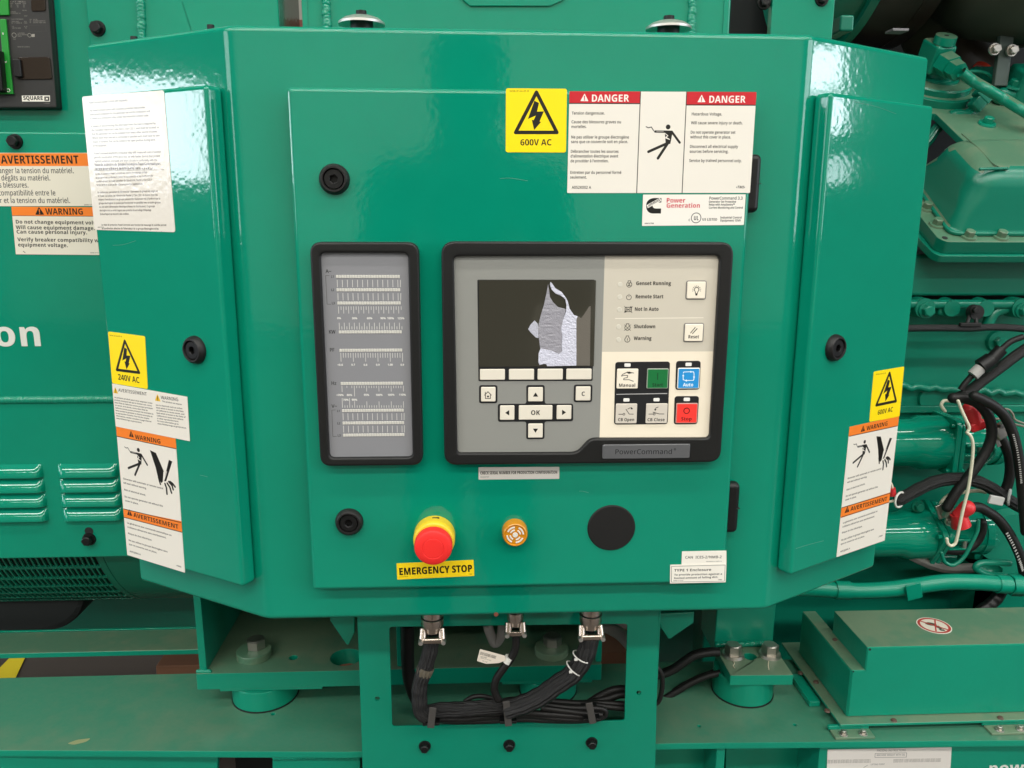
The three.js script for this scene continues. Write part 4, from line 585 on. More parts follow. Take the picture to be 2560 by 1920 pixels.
// circuit breaker in the upper panel
{
  const t = thing('circuit_breaker', 'black circuit breaker with green handle strip at the upper left', 'circuit breaker'), Z = ZT;
  const q = (a) => a.map((p) => [p[0] / 1000, -p[1] / 1000]);
  const outer = [[-0.6726, 1.6745], [-0.5759, 1.6761], [-0.5814, 1.52], [-0.6846, 1.519]], inn = [[-0.6664, 1.6716], [-0.576, 1.6732], [-0.5809, 1.5206], [-0.678, 1.5196]];
  part('base_frame', ext(rounded(outer, 0.002), Z, Z + 0.005, 0.001), P({ color: rgb(0.006, 0.006, 0.007), roughness: 0.5 }), t);
  const bx = [inn[0][0] * 1000 - 4, -inn[0][1] * 1000, inn[2][0] * 1000 + 2, -inn[2][1] * 1000 + 2];
  const o = [-634.9, -1647.4], ox = [-582.4, -1648.2], oy = [-650.2, -1527.8], mm = (x, y) => [o[0] + (ox[0] - o[0]) * x / 600 + (oy[0] - o[0]) * y / 1400, o[1] + (ox[1] - o[1]) * x / 600 + (oy[1] - o[1]) * y / 1400];
  const pr = print(...bx, 4, '#22211f', (g) => {
    const c = '#8f8a80', tt = (s, ab, h) => T(g, s, ab, h, { thin: 1, ink: c });
    const rows = [[135, 30, 200, 'CAT NO.'], [265, 32, 90, 'PG 1200'], [138, 55, 45, '600Y'], [210, 55, 80, 'kAIR'], [310, 55, 50, '50'], [138, 78, 30, '240'], [230, 78, 25, '65'], [318, 78, 25, '65'], [138, 100, 30, '480'], [232, 100, 25, '35'], [318, 100, 25, '25'], [310, 148, 60, '60 Hz'], [140, 168, 80, 'SERIES'], [140, 188, 145, 'MICROLOGIC 3.0'], [335, 224, 45, 'SHOT'], [155, 268, 170, 'CLASS OF PERFORMANCE'], [160, 300, 105, 'TRIP UNIT'], [330, 300, 40, '3 P'], [160, 320, 145, 'Ir = 1200 A'], [328, 320, 50, '1200'], [165, 368, 30, 'LUG'], [335, 368, 45, 'AL 3/0'], [170, 390, 120, 'USE 75C WIRE'], [348, 388, 25, 'CU'], [245, 460, 100, 'LISTED'], [235, 480, 145, 'CIRCUIT BREAKER'], [245, 500, 55, 'E63'], [180, 540, 40, 'CSA'], [412, 272, 30, '01'], [460, 272, 60, 'AUX SW'], [412, 292, 20, '02'], [460, 292, 170, 'ALARM SWITCH'], [412, 312, 20, '03'], [460, 315, 175, 'SHUNT TRIP 24V'], [490, 118, 40, 'OFF'], [245, 647, 170, 'MADE BY LICENCE'], [310, 1432, 18, 'C'], [620, 1440, 88, 'P-FRAME']];
    for (const [x, y, w, s] of rows) { const a = mm(x, y), b = mm(x + w, y); T(g, s, [a, b], 12 * 0.115, { thin: 1, ink: c }); }
    { const a = mm(195, 478); ring(g, a[0], a[1], 2.6, 0.5, c); const b = mm(410, 480); ring(g, b[0], b[1], 2.2, 0.5, c); fill(g, [mm(438, 465), mm(482, 462), mm(484, 502), mm(440, 504)], c); }
    line(g, [mm(405, 345), mm(635, 340), mm(640, 425), mm(412, 430), mm(405, 345)], 0.25, '#37352f');
    fill(g, [mm(305, 1320), mm(706, 1320), mm(709, 1408), mm(312, 1406)], '#e9e4d8'); T(g, 'SQUARE', [mm(330, 1382), mm(612, 1384)], 40 * 0.115, { fat: 3 });
    line(g, [mm(632, 1342), mm(690, 1342), mm(692, 1392), mm(634, 1392), mm(632, 1342)], 1, INK); ring(g, ...mm(664, 1367), 1.7, 0.8); 
  });
  part('cover', uvPrint(ext(rounded(inn, 0.002), Z + 0.005, Z + 0.016, 0.0015), bx), P({ map: pr, roughness: 0.5 }), t);
  const tint = P({ color: rgb(0.02, 0.012, 0.008), roughness: 0.12 });
  part('window', ext(rounded([[-0.6217, 1.5806], [-0.5821, 1.5817], [-0.5819, 1.555], [-0.6223, 1.554]], 0.003), Z + 0.0155, Z + 0.0175, 0.0006), tint, t);
  part('window', ext(rounded([[-0.5957, 1.6644], [-0.5789, 1.6646], [-0.5807, 1.6353], [-0.5985, 1.6345]], 0.003), Z + 0.0155, Z + 0.0172, 0.0006), tint, t);
  part('grip_bar', box(...[-0.6264, -0.617], 1.556, 1.5783, Z + 0.016, Z + 0.022, 0.002), M.black, t);
  const gm = P({ color: rgb(0.006, 0.24, 0.022), roughness: 0.4 });
  part('handle_recess', ext(rounded([[-0.6634, 1.6248], [-0.6275, 1.6254], [-0.6309, 1.5344], [-0.6711, 1.534]], 0.001), Z + 0.0155, Z + 0.0165), M.dark, t);
  part('green_strip', ext(rounded([[-0.637, 1.6248], [-0.6293, 1.6249], [-0.6315, 1.5365], [-0.6413, 1.5364]], 0.001), Z + 0.0165, Z + 0.019, 0.0006), gm, t);
  part('green_strip', ext(rounded([[-0.6691, 1.5377], [-0.6311, 1.5382], [-0.6311, 1.5363], [-0.6694, 1.5355]], 0.0005), Z + 0.0165, Z + 0.0193, 0.0006), gm, t);
  part('green_flag', ext(rounded([[-0.6529, 1.6629], [-0.6228, 1.6634], [-0.625, 1.6295], [-0.6574, 1.6287]], 0.001), Z + 0.016, Z + 0.019, 0.0006), gm, t);
  part('handle', ext(rounded([[-0.6595, 1.5864], [-0.6363, 1.5867], [-0.638, 1.538], [-0.6659, 1.5375]], 0.002), Z + 0.017, Z + 0.03, 0.002), M.black, t);
  const wm = M.white; part('mark', [bar([-0.6345, 1.609, -0.2758], [-0.6346, 1.6065, -0.2758], 0.0006, 6)], wm, t); part('mark', new THREE.TorusGeometry(0.0019, 0.0005, 6, 24).translate(...[-0.6366, 1.5406, -0.2758]), wm, t); part('mark', ext(shapeOf([[-0.637, 1.575], [-0.6357, 1.5748], [-0.6339, 1.5757], [-0.6354, 1.573]]), -0.2762, -0.2757), wm, t);
}

// enclosure behind the cabinet, between two gaps that show the hall
{
  const t = thing('rear_enclosure', 'wide green enclosure with vertical weld beads behind the cabinet top', 'enclosure'), Z = -0.3;
  const xa = -0.2694, xb = 0.2922;
  part('front_sheet', box(xa, xb, 1.3, 2.1, -0.45, Z, 0.0035), M.paint, t);
  for (const [p0, p1] of [[[-0.2375, 1.6682, -0.299], [-0.2376, 1.6202, -0.299]], [[0.2398, 1.6761, -0.299], [0.2405, 1.6211, -0.299]]]) part('weld_bead', bead(p0, p1, 0.0058, 40, 7), M.paint, t);
  part('raised_plate', ext(rounded([[-0.0803, 1.6893], [-0.0616, 1.661], [-0.0523, 1.6539], [0.0518, 1.6556], [0.069, 1.6631], [0.0903, 1.6923]], 0.001), Z, Z + 0.003, 0.001), M.paint, t);
  for (const x of [xa + 0.004, xb - 0.0065]) part('corner_trim', box(x - 0.0035, x + 0.0035, 1.3, 2.1, Z + 0.0002, Z + 0.0018, 0.0008), M.paint, t);
  const u = thing('support_post', 'green upright plate beyond the right end of the cabinet top', 'post');
  part('plate', box(0.3545, 0.4403, 1.25, 2.1, -0.335, -0.32, 0.0015), M.paint, u);
  part('bolt', bolt(0.0065, [0.4215, 1.6753, -0.32], 'z', 0.3), M.black, u);
  part('bracket_bolt', bolt(0.0068, [0.3458, 1.6725, -0.33], 'z', 0.3), M.black, u);
}

// ---------------------------------------------------------------- alternator: drum, grille and foot
{
  const t = thing('alternator', 'green alternator drum with slotted air grille above the base rail', 'alternator');
  const yc = 1.006, zc = -0.61, R = 0.3, xg = -0.626, xs = -0.6166;
  const arcRing = (x0, x1, r0, r1, a0, a1, n = 18) => { const s = new THREE.Shape(); s.absarc(0, 0, r1, a0, a1, false); s.absarc(0, 0, r0, a1, a0, true); return ext(s, x0, x1, 0, 1, n).rotateY(Math.PI / 2).translate(0, yc, zc); };
  part('drum', [cyl(R - 0.0005, R - 0.0005, 0.9, [xs + 0.0015, yc, zc], 'x', 96), cyl(R, R, xs - xg + 0.001, [xg, yc, zc], 'x', 96)], M.engine, t);  // darker green puts shade into the colour of drum and grille
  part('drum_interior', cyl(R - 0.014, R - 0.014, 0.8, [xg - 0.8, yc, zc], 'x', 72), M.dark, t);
  const gs = [], lo = Math.PI * 1.02, hi = Math.PI * 1.56; // angles after the turn: a = pi looks to the viewer, 3/2 pi down
  const at = (a) => [yc + R * Math.sin(a), zc - R * Math.cos(a)];
  for (let i = 0; i < 42; i++) { const x = xg - 0.0082 * (i + 1); gs.push(arcRing(x, x + 0.0026, R - 0.003, R, lo, hi, 14)); }
  for (let k = 0; k < 12; k++) { const a = lo + 0.06 + k * 0.098; gs.push(arcRing(xg - 0.36, xg, R - 0.003, R + 0.0001, a, a + 0.018, 2)); }
  part('grille', gs, M.engine, t).userData.kind = 'stuff';
  // foot
  const yt = 0.769, zf = -0.19, x0 = -0.4354, x1 = 0.1277;
  const holes = rounded(rect(x0, 0.19, x1, 0.44), 0.002);
  for (const [px, r] of [[[-0.2353, 0.2248], 0.0225], [[-0.3104, 0.2265], 0.0062]]) holes.holes.push(new THREE.Path().absarc(px[0], px[1], r, 0, Math.PI * 2, true));
  const hp = holes; // drawn as (x, -z)
  part('foot_plate', plan(hp, yt - 0.0245, yt, 0.001), [M.paintRough, M.dusty], t);
  part('shim', box(-0.4051, -0.2642, 0.7405, 0.7443, -0.30, zf - 0.001, 0.0008), M.paintRough, t);
  part('shim', box(-0.0132, 0.1149, 0.7405, 0.7443, -0.30, zf - 0.001, 0.0008), M.paintRough, t);
  for (const [a, b] of [[-0.4321, -0.4223], [-0.16, -0.1544], [0.1203, 0.1283]]) part('foot_web', box(a, b, yt + 0.0003, 0.96, -0.42, zf - 0.006, 0.001), M.paintRough, t);
  part('foot_web_weld', bead([-0.434, yt + 0.001, zf - 0.005], [-0.4171, yt + 0.001, zf - 0.004], 0.003), M.paintRough, t);
  part('rear_plate', box(x0 + 0.01, x1, yt + 0.0003, 1.2, -0.45, -0.43, 0.001), M.paintRough, t);
  part('tilted_rib', ext(shapeOf([[-0.03, 0.2], [0.10, 0.2], [0.025, 0], [-0.03, 0]]), 0, 0.01).rotateY(0).translate(x0 + 0.055, yt + 0.0003, -0.425), M.paintRough, t);
  for (const c of [[-0.3672, 0.769, -0.2328], [0.0596, 0.769, -0.2237]]) {
    const w = part('foot_washer', lathe([[0, 0.0105], [0.0235, 0.0105], [0.0245, 0.0095], [0.0245, 0.0003], [0, 0.0003]], c, 'y', 48), M.dusty, t);
    const hd = new THREE.CylinderGeometry(0.0135, 0.0135, 0.012, 6).toNonIndexed(); hd.computeVertexNormals();
    part('foot_bolt', [hd.rotateY(0.35).translate(c[0] + 0.002, c[1] + 0.0168, c[2] - 0.006), cyl(0.0128, 0.0105, 0.0015, [c[0] + 0.002, c[1] + 0.0228, c[2] - 0.006], 'y', 32)], M.zinc, w);
  }
}
const isoLabels = ['round green rubber mount under the left end of the alternator foot', 'round green rubber mount seen through the support frame opening', 'round green rubber mount under the bolted engine foot'];
[[[-0.3535, 0.1842], 0.0455, 0.7403], [[0.0551, 0.1832], 0.0415, 0.7403], [[0.3391, 0.1664], 0.043, 0.7475]].forEach(([c, r, top], i) => {
  const t = thing('vibration_mount', isoLabels[i], 'rubber mount', 'rubber mounts on the base rail');
  part('body', lathe([[0, 0], [r, 0], [r, top - 0.7105 - 0.002], [r - 0.001, top - 0.7105], [0, top - 0.7105]], [c[0], 0.7103, -c[1] - r], 'y', 64), M.paintRough, t);
  part('base_ring', lathe([[r, 0], [r + 0.0012, 0], [r + 0.001, 0.0014], [r, 0.0016]], [c[0], 0.7103, -c[1] - r], 'y', 64), M.rubber, t);
});

// ---------------------------------------------------------------- base frame
{
  const t = thing('base_frame', 'long green steel base rail under the whole machine', 'base frame');
  const f = [[-0.7984, 0.1252], [-0.6545, 0.119], [-0.2208, 0.0971], [0.2179, 0.0955], [0.5371, 0.0858], [0.8599, 0.0759]];
  const s = shapeOf([...f, [1.6, 0.287], [-1.2, 0.287]]);
  for (const [px, r] of [[[-0.2863, 0.1976], 0.0012], [[-0.3318, 0.1819], 0.003], [[0.3848, 0.1271], 0.0024], [[0.2532, 0.1302], 0.0022]]) if (r > 0.0015) s.holes.push(new THREE.Path().absarc(px[0], px[1], r, 0, Math.PI * 2, true));
  part('top_flange', plan(s, 0.7005, 0.71, 0.0012), [M.paintRough, M.rail], t);
  const X = (q) => q;
  part('web_plate', ext(rounded([[-0.819, 0.705], [-0.3912, 0.6867], [-0.4084, 0.5596], [-0.8392, 0.5768]], 0.001), -0.135, -0.125, 0.001), M.paintRough, t);
  part('web_plate', ext(rounded([[-0.3158, 0.6964], [-0.2025, 0.6944], [-0.2071, 0.5659], [-0.3231, 0.5706]], 0.001), -0.125, -0.109, 0.001), M.paintRough, t);
  part('weld_bead', bead([-0.3126, 0.6978, -0.107], [-0.2062, 0.6971, -0.1065], 0.0036, 50, 9), M.paint, t);
  part('web_plate', ext(rounded([[0.178, 0.6621], [0.2833, 0.66], [0.2921, 0.5091], [0.1837, 0.5134]], 0.001), -0.16, -0.15, 0.001), M.paintRough, t);
  part('stiffener', box(0.2694, 0.2813, 0.5, 0.7003, -0.25, -0.101, 0.0015), M.paintRough, t);
  const holed = rounded([[0.3025, 0.6583], [0.4538, 0.6535], [0.4683, 0.4931], [0.3123, 0.4993]], 0.001); holed.holes.push(new THREE.Path().absellipse(...[0.3497, 0.6081], 0.046, 0.05, 0, Math.PI * 2, true));
  part('web_plate', ext(holed, -0.17, -0.16, 0.001, 2, 24), M.paintRough, t);
  part('stiffener', box(0.4084, 0.4194, 0.5, 0.7003, -0.25, -0.0985, 0.0015), M.paintRough, t);
  part('web_plate', ext(rounded([[0.4171, 0.6942], [0.8859, 0.6841], [0.9143, 0.5293], [0.4301, 0.5486]], 0.001), -0.115, -0.1, 0.001), M.paintRough, t);
  part('inner_shade_sheet', box(-0.42, 1.6, 0.35, 0.7003, -0.285, -0.275, 0), M.dark, t);  // black sheet stands for the shade inside the rail openings
  part('olive_patch', ext(rounded([[-0.5851, 0.1294], [-0.5756, 0.1365], [-0.5589, 0.1389], [-0.5617, 0.1321], [-0.5748, 0.1265]], 0.003), 0.7101, 0.7103).rotateX(-Math.PI / 2), S({ color: rgb(0.24, 0.27, 0.13), roughness: 0.6 }), t);  // flat olive-yellow patch on the flange
  vinyl('lettering', 'power', [0.7225, 0.6464], 0.0124, -0.0999, t);
  const b = thing('cross_beam', 'far green beam with a lit ledge under the alternator drum', 'beam');
  const bz0 = -0.3549, bz1 = -0.4203;
  part('ledge', box(-1.3, -0.44, 0.7015, 0.71, bz1, bz0, 0.001), [M.paintRough, M.dusty], b);
  part('upstand', box(-1.3, -0.44, 0.7103, 0.7123, bz1 - 0.004, bz1 + 0.0005, 0.0007), M.paint, b);
  part('rear_web', box(-1.3, -0.3, 0.5188, 0.86, -0.75, -0.74, 0), M.engine, b);  // darker green stands in for shade below the drum
  const sp = thing('shade_block', 'added black block standing in for shade under the alternator drum', 'shade_block'); part('pan', ext(rounded([[-0.9779, 0.7757], [-0.721, 0.7557], [-0.7445, 0.6953], [-0.782, 0.6668], [-0.9952, 0.6549]], 0.02), -0.7, -0.5, 0.01), M.dark, sp);  // added black shape, no real part: it stands for the shade here
}
sticker('packing_sticker', 'white text sticker on the base rail at the lower right edge', 'sticker', [[420.1, -690.6], [591.3, -688.8], [596.8, -612.6], [424.1, -615.1]], -0.1, 5, '#ddd7cf', (g) => {
  T(g, 'PACKING INSTRUCTIONS', [[487.9, -685.5], [528.2, -684.9]], 3, { thin: 1, ink: '#555' }); line(g, [[486.1, -682.8], [529.6, -682.3], [529.9, -675.6], [486.3, -676.6], [486.1, -682.8]], 0.5, '#555'); T(g, 'MACHINE WEIGHT WITH OIL', [[488.2, -678.7], [527.9, -678.1]], 2.8, { thin: 1, ink: '#555' });
  const o = { thin: 1, ink: '#6a6660', fat: 2 }; for (let r = 0; r < 3; r++) { const a = [[421.1, -673.6], [481.1, -672.7]], b = [[512.4, -671.9], [578.5, -670.7]], d = r * 1.9; T(g, 'THIS SET MUST BE LIFTED WITH ALL LIFTING POINTS SHOWN ' + (r + 1), [[a[0][0], a[0][1]], [a[0][0], a[0][1]]].map((q, i) => [i ? a[1][0] : q[0], (i ? a[1][1] : q[1]) + d]), 1.3, o); T(g, 'SLINGS MUST CLEAR THE RADIATOR AND COVERS WHEN RAISED', [[b[0][0], b[0][1] + d], [b[1][0], b[1][1] + d]], 1.3, o); }
  T(g, 'LIFTING POINT', [[481.5, -664.9], [501, -664.7]], 2.2, { thin: 1, ink: '#555' }); line(g, [[472.4, -661.6], [477.4, -665]], 0.5, '#555');
});
{
  const floorPaint = struct('floor_line', new THREE.ShapeGeometry(shapeOf([[-1.5212, 1.3616], [-1.527, 1.549], [-1.4801, 1.547], [-1.426, 1.3576]])).rotateX(-Math.PI / 2).translate(0, 0.004, 0), S({ color: rgb(0.75, 0.6, 0.02), roughness: 0.6 }));
  const w = part('timber', box(-0.9499, -0.35, 0.0, 0.14, -1.45, -1.25, 0.004), M.wood); tag(w, 'brown timber block on the floor seen under the cross beam', 'timber');
  const w2 = part('timber', box(0.1631, 0.3347, 0.30, 0.48, -0.8, -0.7, 0.004), M.wood); tag(w2, 'brown timber glimpsed through the opening of the support frame', 'timber');
}

// ---------------------------------------------------------------- support frame under the cabinet
const ZP = -0.085;
{
  const t = thing('support_stand', 'green sheet-metal support frame with a cable window under the cabinet', 'support frame');
  const s = shapeOf([[-0.1947, 0.9291], [0.1786, 0.9212], [0.1863, 0.5719], [-0.1968, 0.5872]]), hole = [[-0.1564, 0.8919], [0.1395, 0.8894], [0.1407, 0.753], [-0.1563, 0.7534]];
  s.holes.push(rounded(hole.reverse(), 0.004));
  for (const [x, y] of [[-0.1742, 0.7936], [0.1579, 0.7927]]) s.holes.push(new THREE.Path().absarc(x, y, 0.0042, 0, Math.PI * 2, true));
  part('front_plate', ext(s, ZP - 0.003, ZP, 0.0009), M.paint, t);
  for (const [a, b, sg] of [[-0.1947, -0.1968, 1], [0.1786, 0.1863, -1]]) { const m = (a + b) / 2; part('side_flange', box(Math.min(m, m + sg * 0.003), Math.max(m, m + sg * 0.003), 0.5, 0.945, ZP - 0.06, ZP - 0.003, 0.001), M.paint, t); }
  part('gusset', ext(rounded([[-0.2368, 0.8844], [-0.2057, 0.8837], [-0.2066, 0.86], [-0.2145, 0.8431], [-0.2175, 0.8431], [-0.2371, 0.8776]], 0.001), -0.134, -0.13, 0.001), M.paint, t);
  part('gusset', ext(rounded([[0.1909, 0.8777], [0.2371, 0.8795], [0.2374, 0.864], [0.2075, 0.8415], [0.2048, 0.8416], [0.194, 0.8575]], 0.001), -0.134, -0.13, 0.001), M.paint, t);
  for (const p of [[-0.1159, 0.7244, -0.085], [-0.0078, 0.7227, -0.085], [0.0989, 0.7228, -0.085]]) part('bolt', bolt(0.0056, p, 'z', 0.4, 1.4), M.black, t);
}

// ---------------------------------------------------------------- glands and cables under the cabinet
function gland(label, [x, , z], r, ext0) {
  const t = thing('cable_gland', label, 'cable gland'), y = Y0;
  part('body', lathe([[0, -0.0435], [r * 0.8, -0.0435], [r * 0.84, -0.04], [r, -0.0345], [r, -0.0265], [r * 0.93, -0.0255], [r * 0.93, 0], [0, 0]], [x, y, z], 'y', 48), M.nickel, t);
  part('lock_ring', cyl(r * 0.97, r * 0.97, 0.0025, [x, y - 0.0275, z], 'y', 40), M.black, t);
  part('saddle', [box(x - r * 1.0, x + r * 1.0, y - 0.0555, y - 0.048, z + r * 0.45, z + r * 0.95, 0.0028), bar([x - r * 0.85, y - 0.051, z + r * 0.6], [x - r * 0.78, y - 0.04, z + r * 0.2], 0.0046, 12), bar([x + r * 0.85, y - 0.051, z + r * 0.6], [x + r * 0.78, y - 0.04, z + r * 0.2], 0.0046, 12)], M.nickel, t);
  for (const s of [-1, 1]) part('screw', [cyl(0.003, 0.0026, 0.006, [x + s * r * 0.98, y - 0.0515, z + r * 0.8], 'z', 16)], M.steel, t);
  return t;
}
gland('left one of the three metal cable glands under the cabinet', [-0.1013, 0.9143, -0.05], 0.0135);
gland('middle one of the three metal cable glands under the cabinet', [-0.0023, 0.9086, -0.06], 0.0105);
gland('right one of the three metal cable glands under the cabinet', [0.0874, 0.9142, -0.05], 0.0135);
const ribbed = (pts, r, n, seg = 70) => {            // a braided sleeve over a bundle: a tube with soft lengthwise ribs
  const c = new THREE.CatmullRomCurve3(pts.map(V3), false, 'centripetal'), g = new THREE.TubeGeometry(c, seg, r, n * 4, false), p = g.attributes.position, f = c.getPointAt.bind(c);
  for (let i = 0; i <= seg; i++) { const o = f(i / seg); for (let j = 0; j <= n * 4; j++) { const k = i * (n * 4 + 1) + j, v = new THREE.Vector3().fromBufferAttribute(p, k).sub(o).multiplyScalar(1 + 0.085 * Math.cos((j / 4) * 2 * Math.PI) + 0.03 * Math.sin(i * 0.6)); p.setXYZ(k, o.x + v.x, o.y + v.y, o.z + v.z); } }
  g.computeVertexNormals(); return g;
};
{
  const t = thing('wiring_harness', 'black sleeved cable dropping from the left gland and turning right', 'cable');
  part('sleeve', ribbed([[-0.1021, 0.896, -0.055], [-0.1048, 0.8777, -0.055], [-0.1122, 0.8516, -0.055], [-0.1182, 0.83, -0.055], [-0.119, 0.8127, -0.055], [-0.1175, 0.7952, -0.055], [-0.1099, 0.787, -0.055]], 0.0088, 14), M.braid, t);
  part('tape_band', ribbed([[-0.1101, 0.8555, -0.055], [-0.1133, 0.8455, -0.055]], 0.0094, 12, 8), S({ color: rgb(0.12, 0.1, 0.07), roughness: 0.6 }), t);
  part('lower_run', ribbed([[-0.113, 0.7876, -0.06], [-0.0987, 0.792, -0.06], [-0.0717, 0.7928, -0.06], [-0.0432, 0.7944, -0.06], [-0.0203, 0.7961, -0.06], [0, 0.798, -0.06]], 0.0085, 14), M.braid, t);
}
{
  const t = thing('wiring_harness', 'thick black ribbed cable curving left from the right gland with white ties', 'cable');
  part('sleeve', ribbed([[0.0875, 0.8959, -0.05], [0.0858, 0.8806, -0.05], [0.0792, 0.8622, -0.05], [0.0669, 0.8438, -0.05], [0.0488, 0.8302, -0.05], [0.0291, 0.815, -0.05], [0.008, 0.8045, -0.05], [-0.0147, 0.7972, -0.05]], 0.0108, 12, 90), M.braid, t);
  const tie = (p, q, s) => { part('cable_tie', new THREE.TorusGeometry(0.0113, 0.0009, 8, 40).applyQuaternion(new THREE.Quaternion().setFromUnitVectors(new THREE.Vector3(0, 0, 1), V3(q).sub(V3(p)).normalize())).translate(...p), M.white, t); part('tie_head', box(s[0] - 0.002, s[0] + 0.002, s[1] - 0.0015, s[1] + 0.0015, s[2] - 0.001, s[2] + 0.0015, 0.0005), M.white, t); };
  tie([0.0777, 0.8669, -0.05], [0.0723, 0.8561, -0.05], [0.0695, 0.8703, -0.039]); tie([0.0689, 0.8516, -0.05], [0.0613, 0.8424, -0.05], [0.0635, 0.8539, -0.039]);
}
{
  const t = thing('wiring_harness', 'thin black cable from the middle gland carrying a white paper tag', 'cable');
  part('sleeve', tube([[-0.0023, 0.8986, -0.06], [-0.0012, 0.8852, -0.06], [-0.0026, 0.8719, -0.06], [-0.0079, 0.8596, -0.06], [-0.0167, 0.8469, -0.06], [-0.0255, 0.8319, -0.06], [-0.0274, 0.8183, -0.06], [-0.0215, 0.8032, -0.06], [-0.0106, 0.7941, -0.06]], 0.0048, 60, 14), M.rubber, t);
  const tg = [[-45, -877], [-14.9, -867.3], [-13.5, -861.5], [-21.9, -857.8], [-37.4, -857], [-48.8, -861.2]], bx = [tg[0][0] - 8, tg[0][1] - 3, tg[2][0] + 6, tg[4][1] + 3];
  const map = print(...bx, 12, '#e6dac9', (g) => { for (let i = 0; i < 38; i++) { const a = mmT(1942 + i * 3.6, 447 + i * 1.0), b = mmT(1938 + i * 3.6, 472 + i * 1.0); line(g, [a, b], 0.12 + 0.2 * lat(i / 64, 0.7, 64, 3), '#2a241d', 'butt'); } const q = [[-44.6, -866.6], [-36.5, -864.4]]; T(g, 'A054W802', q, 1.3, { thin: 1 }); T(g, 'REV B 14 02', [[-44.6, -864.9], [-31.7, -860.7]], 1.2, { thin: 1 }); T(g, 'OK 7 QC', [[-42.3, -860.7], [-36, -858.7]], 1.2, { thin: 1 }); function mmT(x, y) { const o = [-44.3, -873.1], a = [-24.7, -866.7], b = [-45, -868.8]; const u = (x - 1940) / 140, w = (y - 450 - u * 38) / 28; return [o[0] + (a[0] - o[0]) * u + (b[0] - o[0]) * w, o[1] + (a[1] - o[1]) * u + (b[1] - o[1]) * w]; } });
  part('paper_tag', uvPrint(ext(rounded(tg.map((p) => [p[0] / 1000, -p[1] / 1000]), 0.001), -0.0556, -0.0552), bx), P({ map, roughness: 0.6 }), t);
  part('tag_wrap', bar([-0.0091, 0.8627, -0.06], [-0.0129, 0.8558, -0.06], 0.0056, 20), M.white, t);
}
{
  const t = thing('hose', 'thick black hose dropping behind the left side of the frame window', 'hose');
  part('hose_body', tube([[-0.1404, 0.853, -0.16], [-0.1414, 0.8215, -0.16], [-0.1419, 0.8009, -0.16], [-0.1402, 0.773, -0.16], [-0.1337, 0.7483, -0.16], [-0.1231, 0.7267, -0.16], [-0.1106, 0.7156, -0.16]], 0.0088, 60, 18), M.rubber, t);
}
{
  const t = thing('cable_bundle', 'bundle of black cables lying along the bottom of the frame window', 'cables');
  const runs = [[[-0.1152, 0.7767, -0.07], [-0.0995, 0.7738, -0.07], [-0.0648, 0.772, -0.07], [-0.0359, 0.7743, -0.07], [-0.0141, 0.7745, -0.07], [0.0138, 0.7761, -0.07], [0.0504, 0.7701, -0.07], [0.0768, 0.7677, -0.07], [0.0958, 0.7696, -0.07]], [[-0.1084, 0.7698, -0.075], [-0.0795, 0.7656, -0.075], [-0.0358, 0.7651, -0.075], [0.0098, 0.7662, -0.075], [0.0392, 0.7637, -0.075], [0.0835, 0.762, -0.075], [0.1071, 0.7649, -0.075], [0.1143, 0.7697, -0.075], [0.1127, 0.7763, -0.075], [0.1022, 0.7791, -0.075], [0.0683, 0.7809, -0.075], [0.0316, 0.7869, -0.075]], [[-0.0993, 0.7793, -0.068], [-0.0647, 0.7807, -0.068], [-0.0287, 0.7796, -0.068], [0.0035, 0.7803, -0.068], [0.0384, 0.7776, -0.068], [0.0705, 0.7742, -0.068], [0.097, 0.7718, -0.068], [0.1057, 0.7731, -0.068]], [[-0.0124, 0.7635, -0.104], [0.0207, 0.7667, -0.104], [0.0539, 0.7666, -0.104], [0.0873, 0.7673, -0.104], [0.1177, 0.7664, -0.104], [0.1483, 0.7639, -0.104], [0.1635, 0.7651, -0.104]], [[-0.0096, 0.7745, -0.1], [0.0188, 0.777, -0.1], [0.0564, 0.7726, -0.1], [0.0928, 0.7682, -0.1], [0.1324, 0.762, -0.1], [0.1492, 0.7598, -0.1]], [[0.0308, 0.7881, -0.066], [0.0643, 0.7823, -0.066], [0.0965, 0.7773, -0.066], [0.1083, 0.7761, -0.066]], [[0.0975, 0.7545, -0.12], [0.1141, 0.7661, -0.12], [0.1309, 0.7742, -0.12], [0.1479, 0.7754, -0.12], [0.1635, 0.7715, -0.12]], [[0.1043, 0.7611, -0.115], [0.1241, 0.7657, -0.115], [0.1394, 0.7704, -0.115], [0.1564, 0.7699, -0.115]], [[-0.0649, 0.7862, -0.085], [-0.0546, 0.7925, -0.085], [-0.0429, 0.7938, -0.085], [-0.0297, 0.7901, -0.085], [-0.0179, 0.7832, -0.085]]];
  runs.forEach((r, i) => part('cable', tube(r, [0.0042, 0.0036, 0.004, 0.0038, 0.004, 0.0034, 0.0052, 0.0048, 0.003][i], 80, 12), M.rubber, t));
  for (const [a, b] of [[[-0.1021, 0.8079, -0.052], [-0.1054, 0.7801, -0.052]], [[-0.0138, 0.8136, -0.052], [-0.0106, 0.7797, -0.052]], [[0.0875, 0.8075, -0.054], [0.0933, 0.7784, -0.054]]]) {
    const c = t, w = 0.0085, mid = [(a[0] + b[0]) / 2, (a[1] + b[1]) / 2]; part('cable_clip', box(-w / 2, w / 2, -(a[1] - b[1]) / 2, (a[1] - b[1]) / 2, a[2] - 0.001, a[2] + 0.001, 0.0006).rotateZ(Math.atan2(b[0] - a[0], a[1] - b[1])).translate(mid[0], mid[1], 0.0085), M.clip, t);
    part('clip_base', box(b[0] - 0.0105, b[0] + 0.0105, b[1] - 0.003, b[1] + 0.0008, ZP - 0.002, a[2] + 0.001, 0.0008), M.black, t);
  }
}
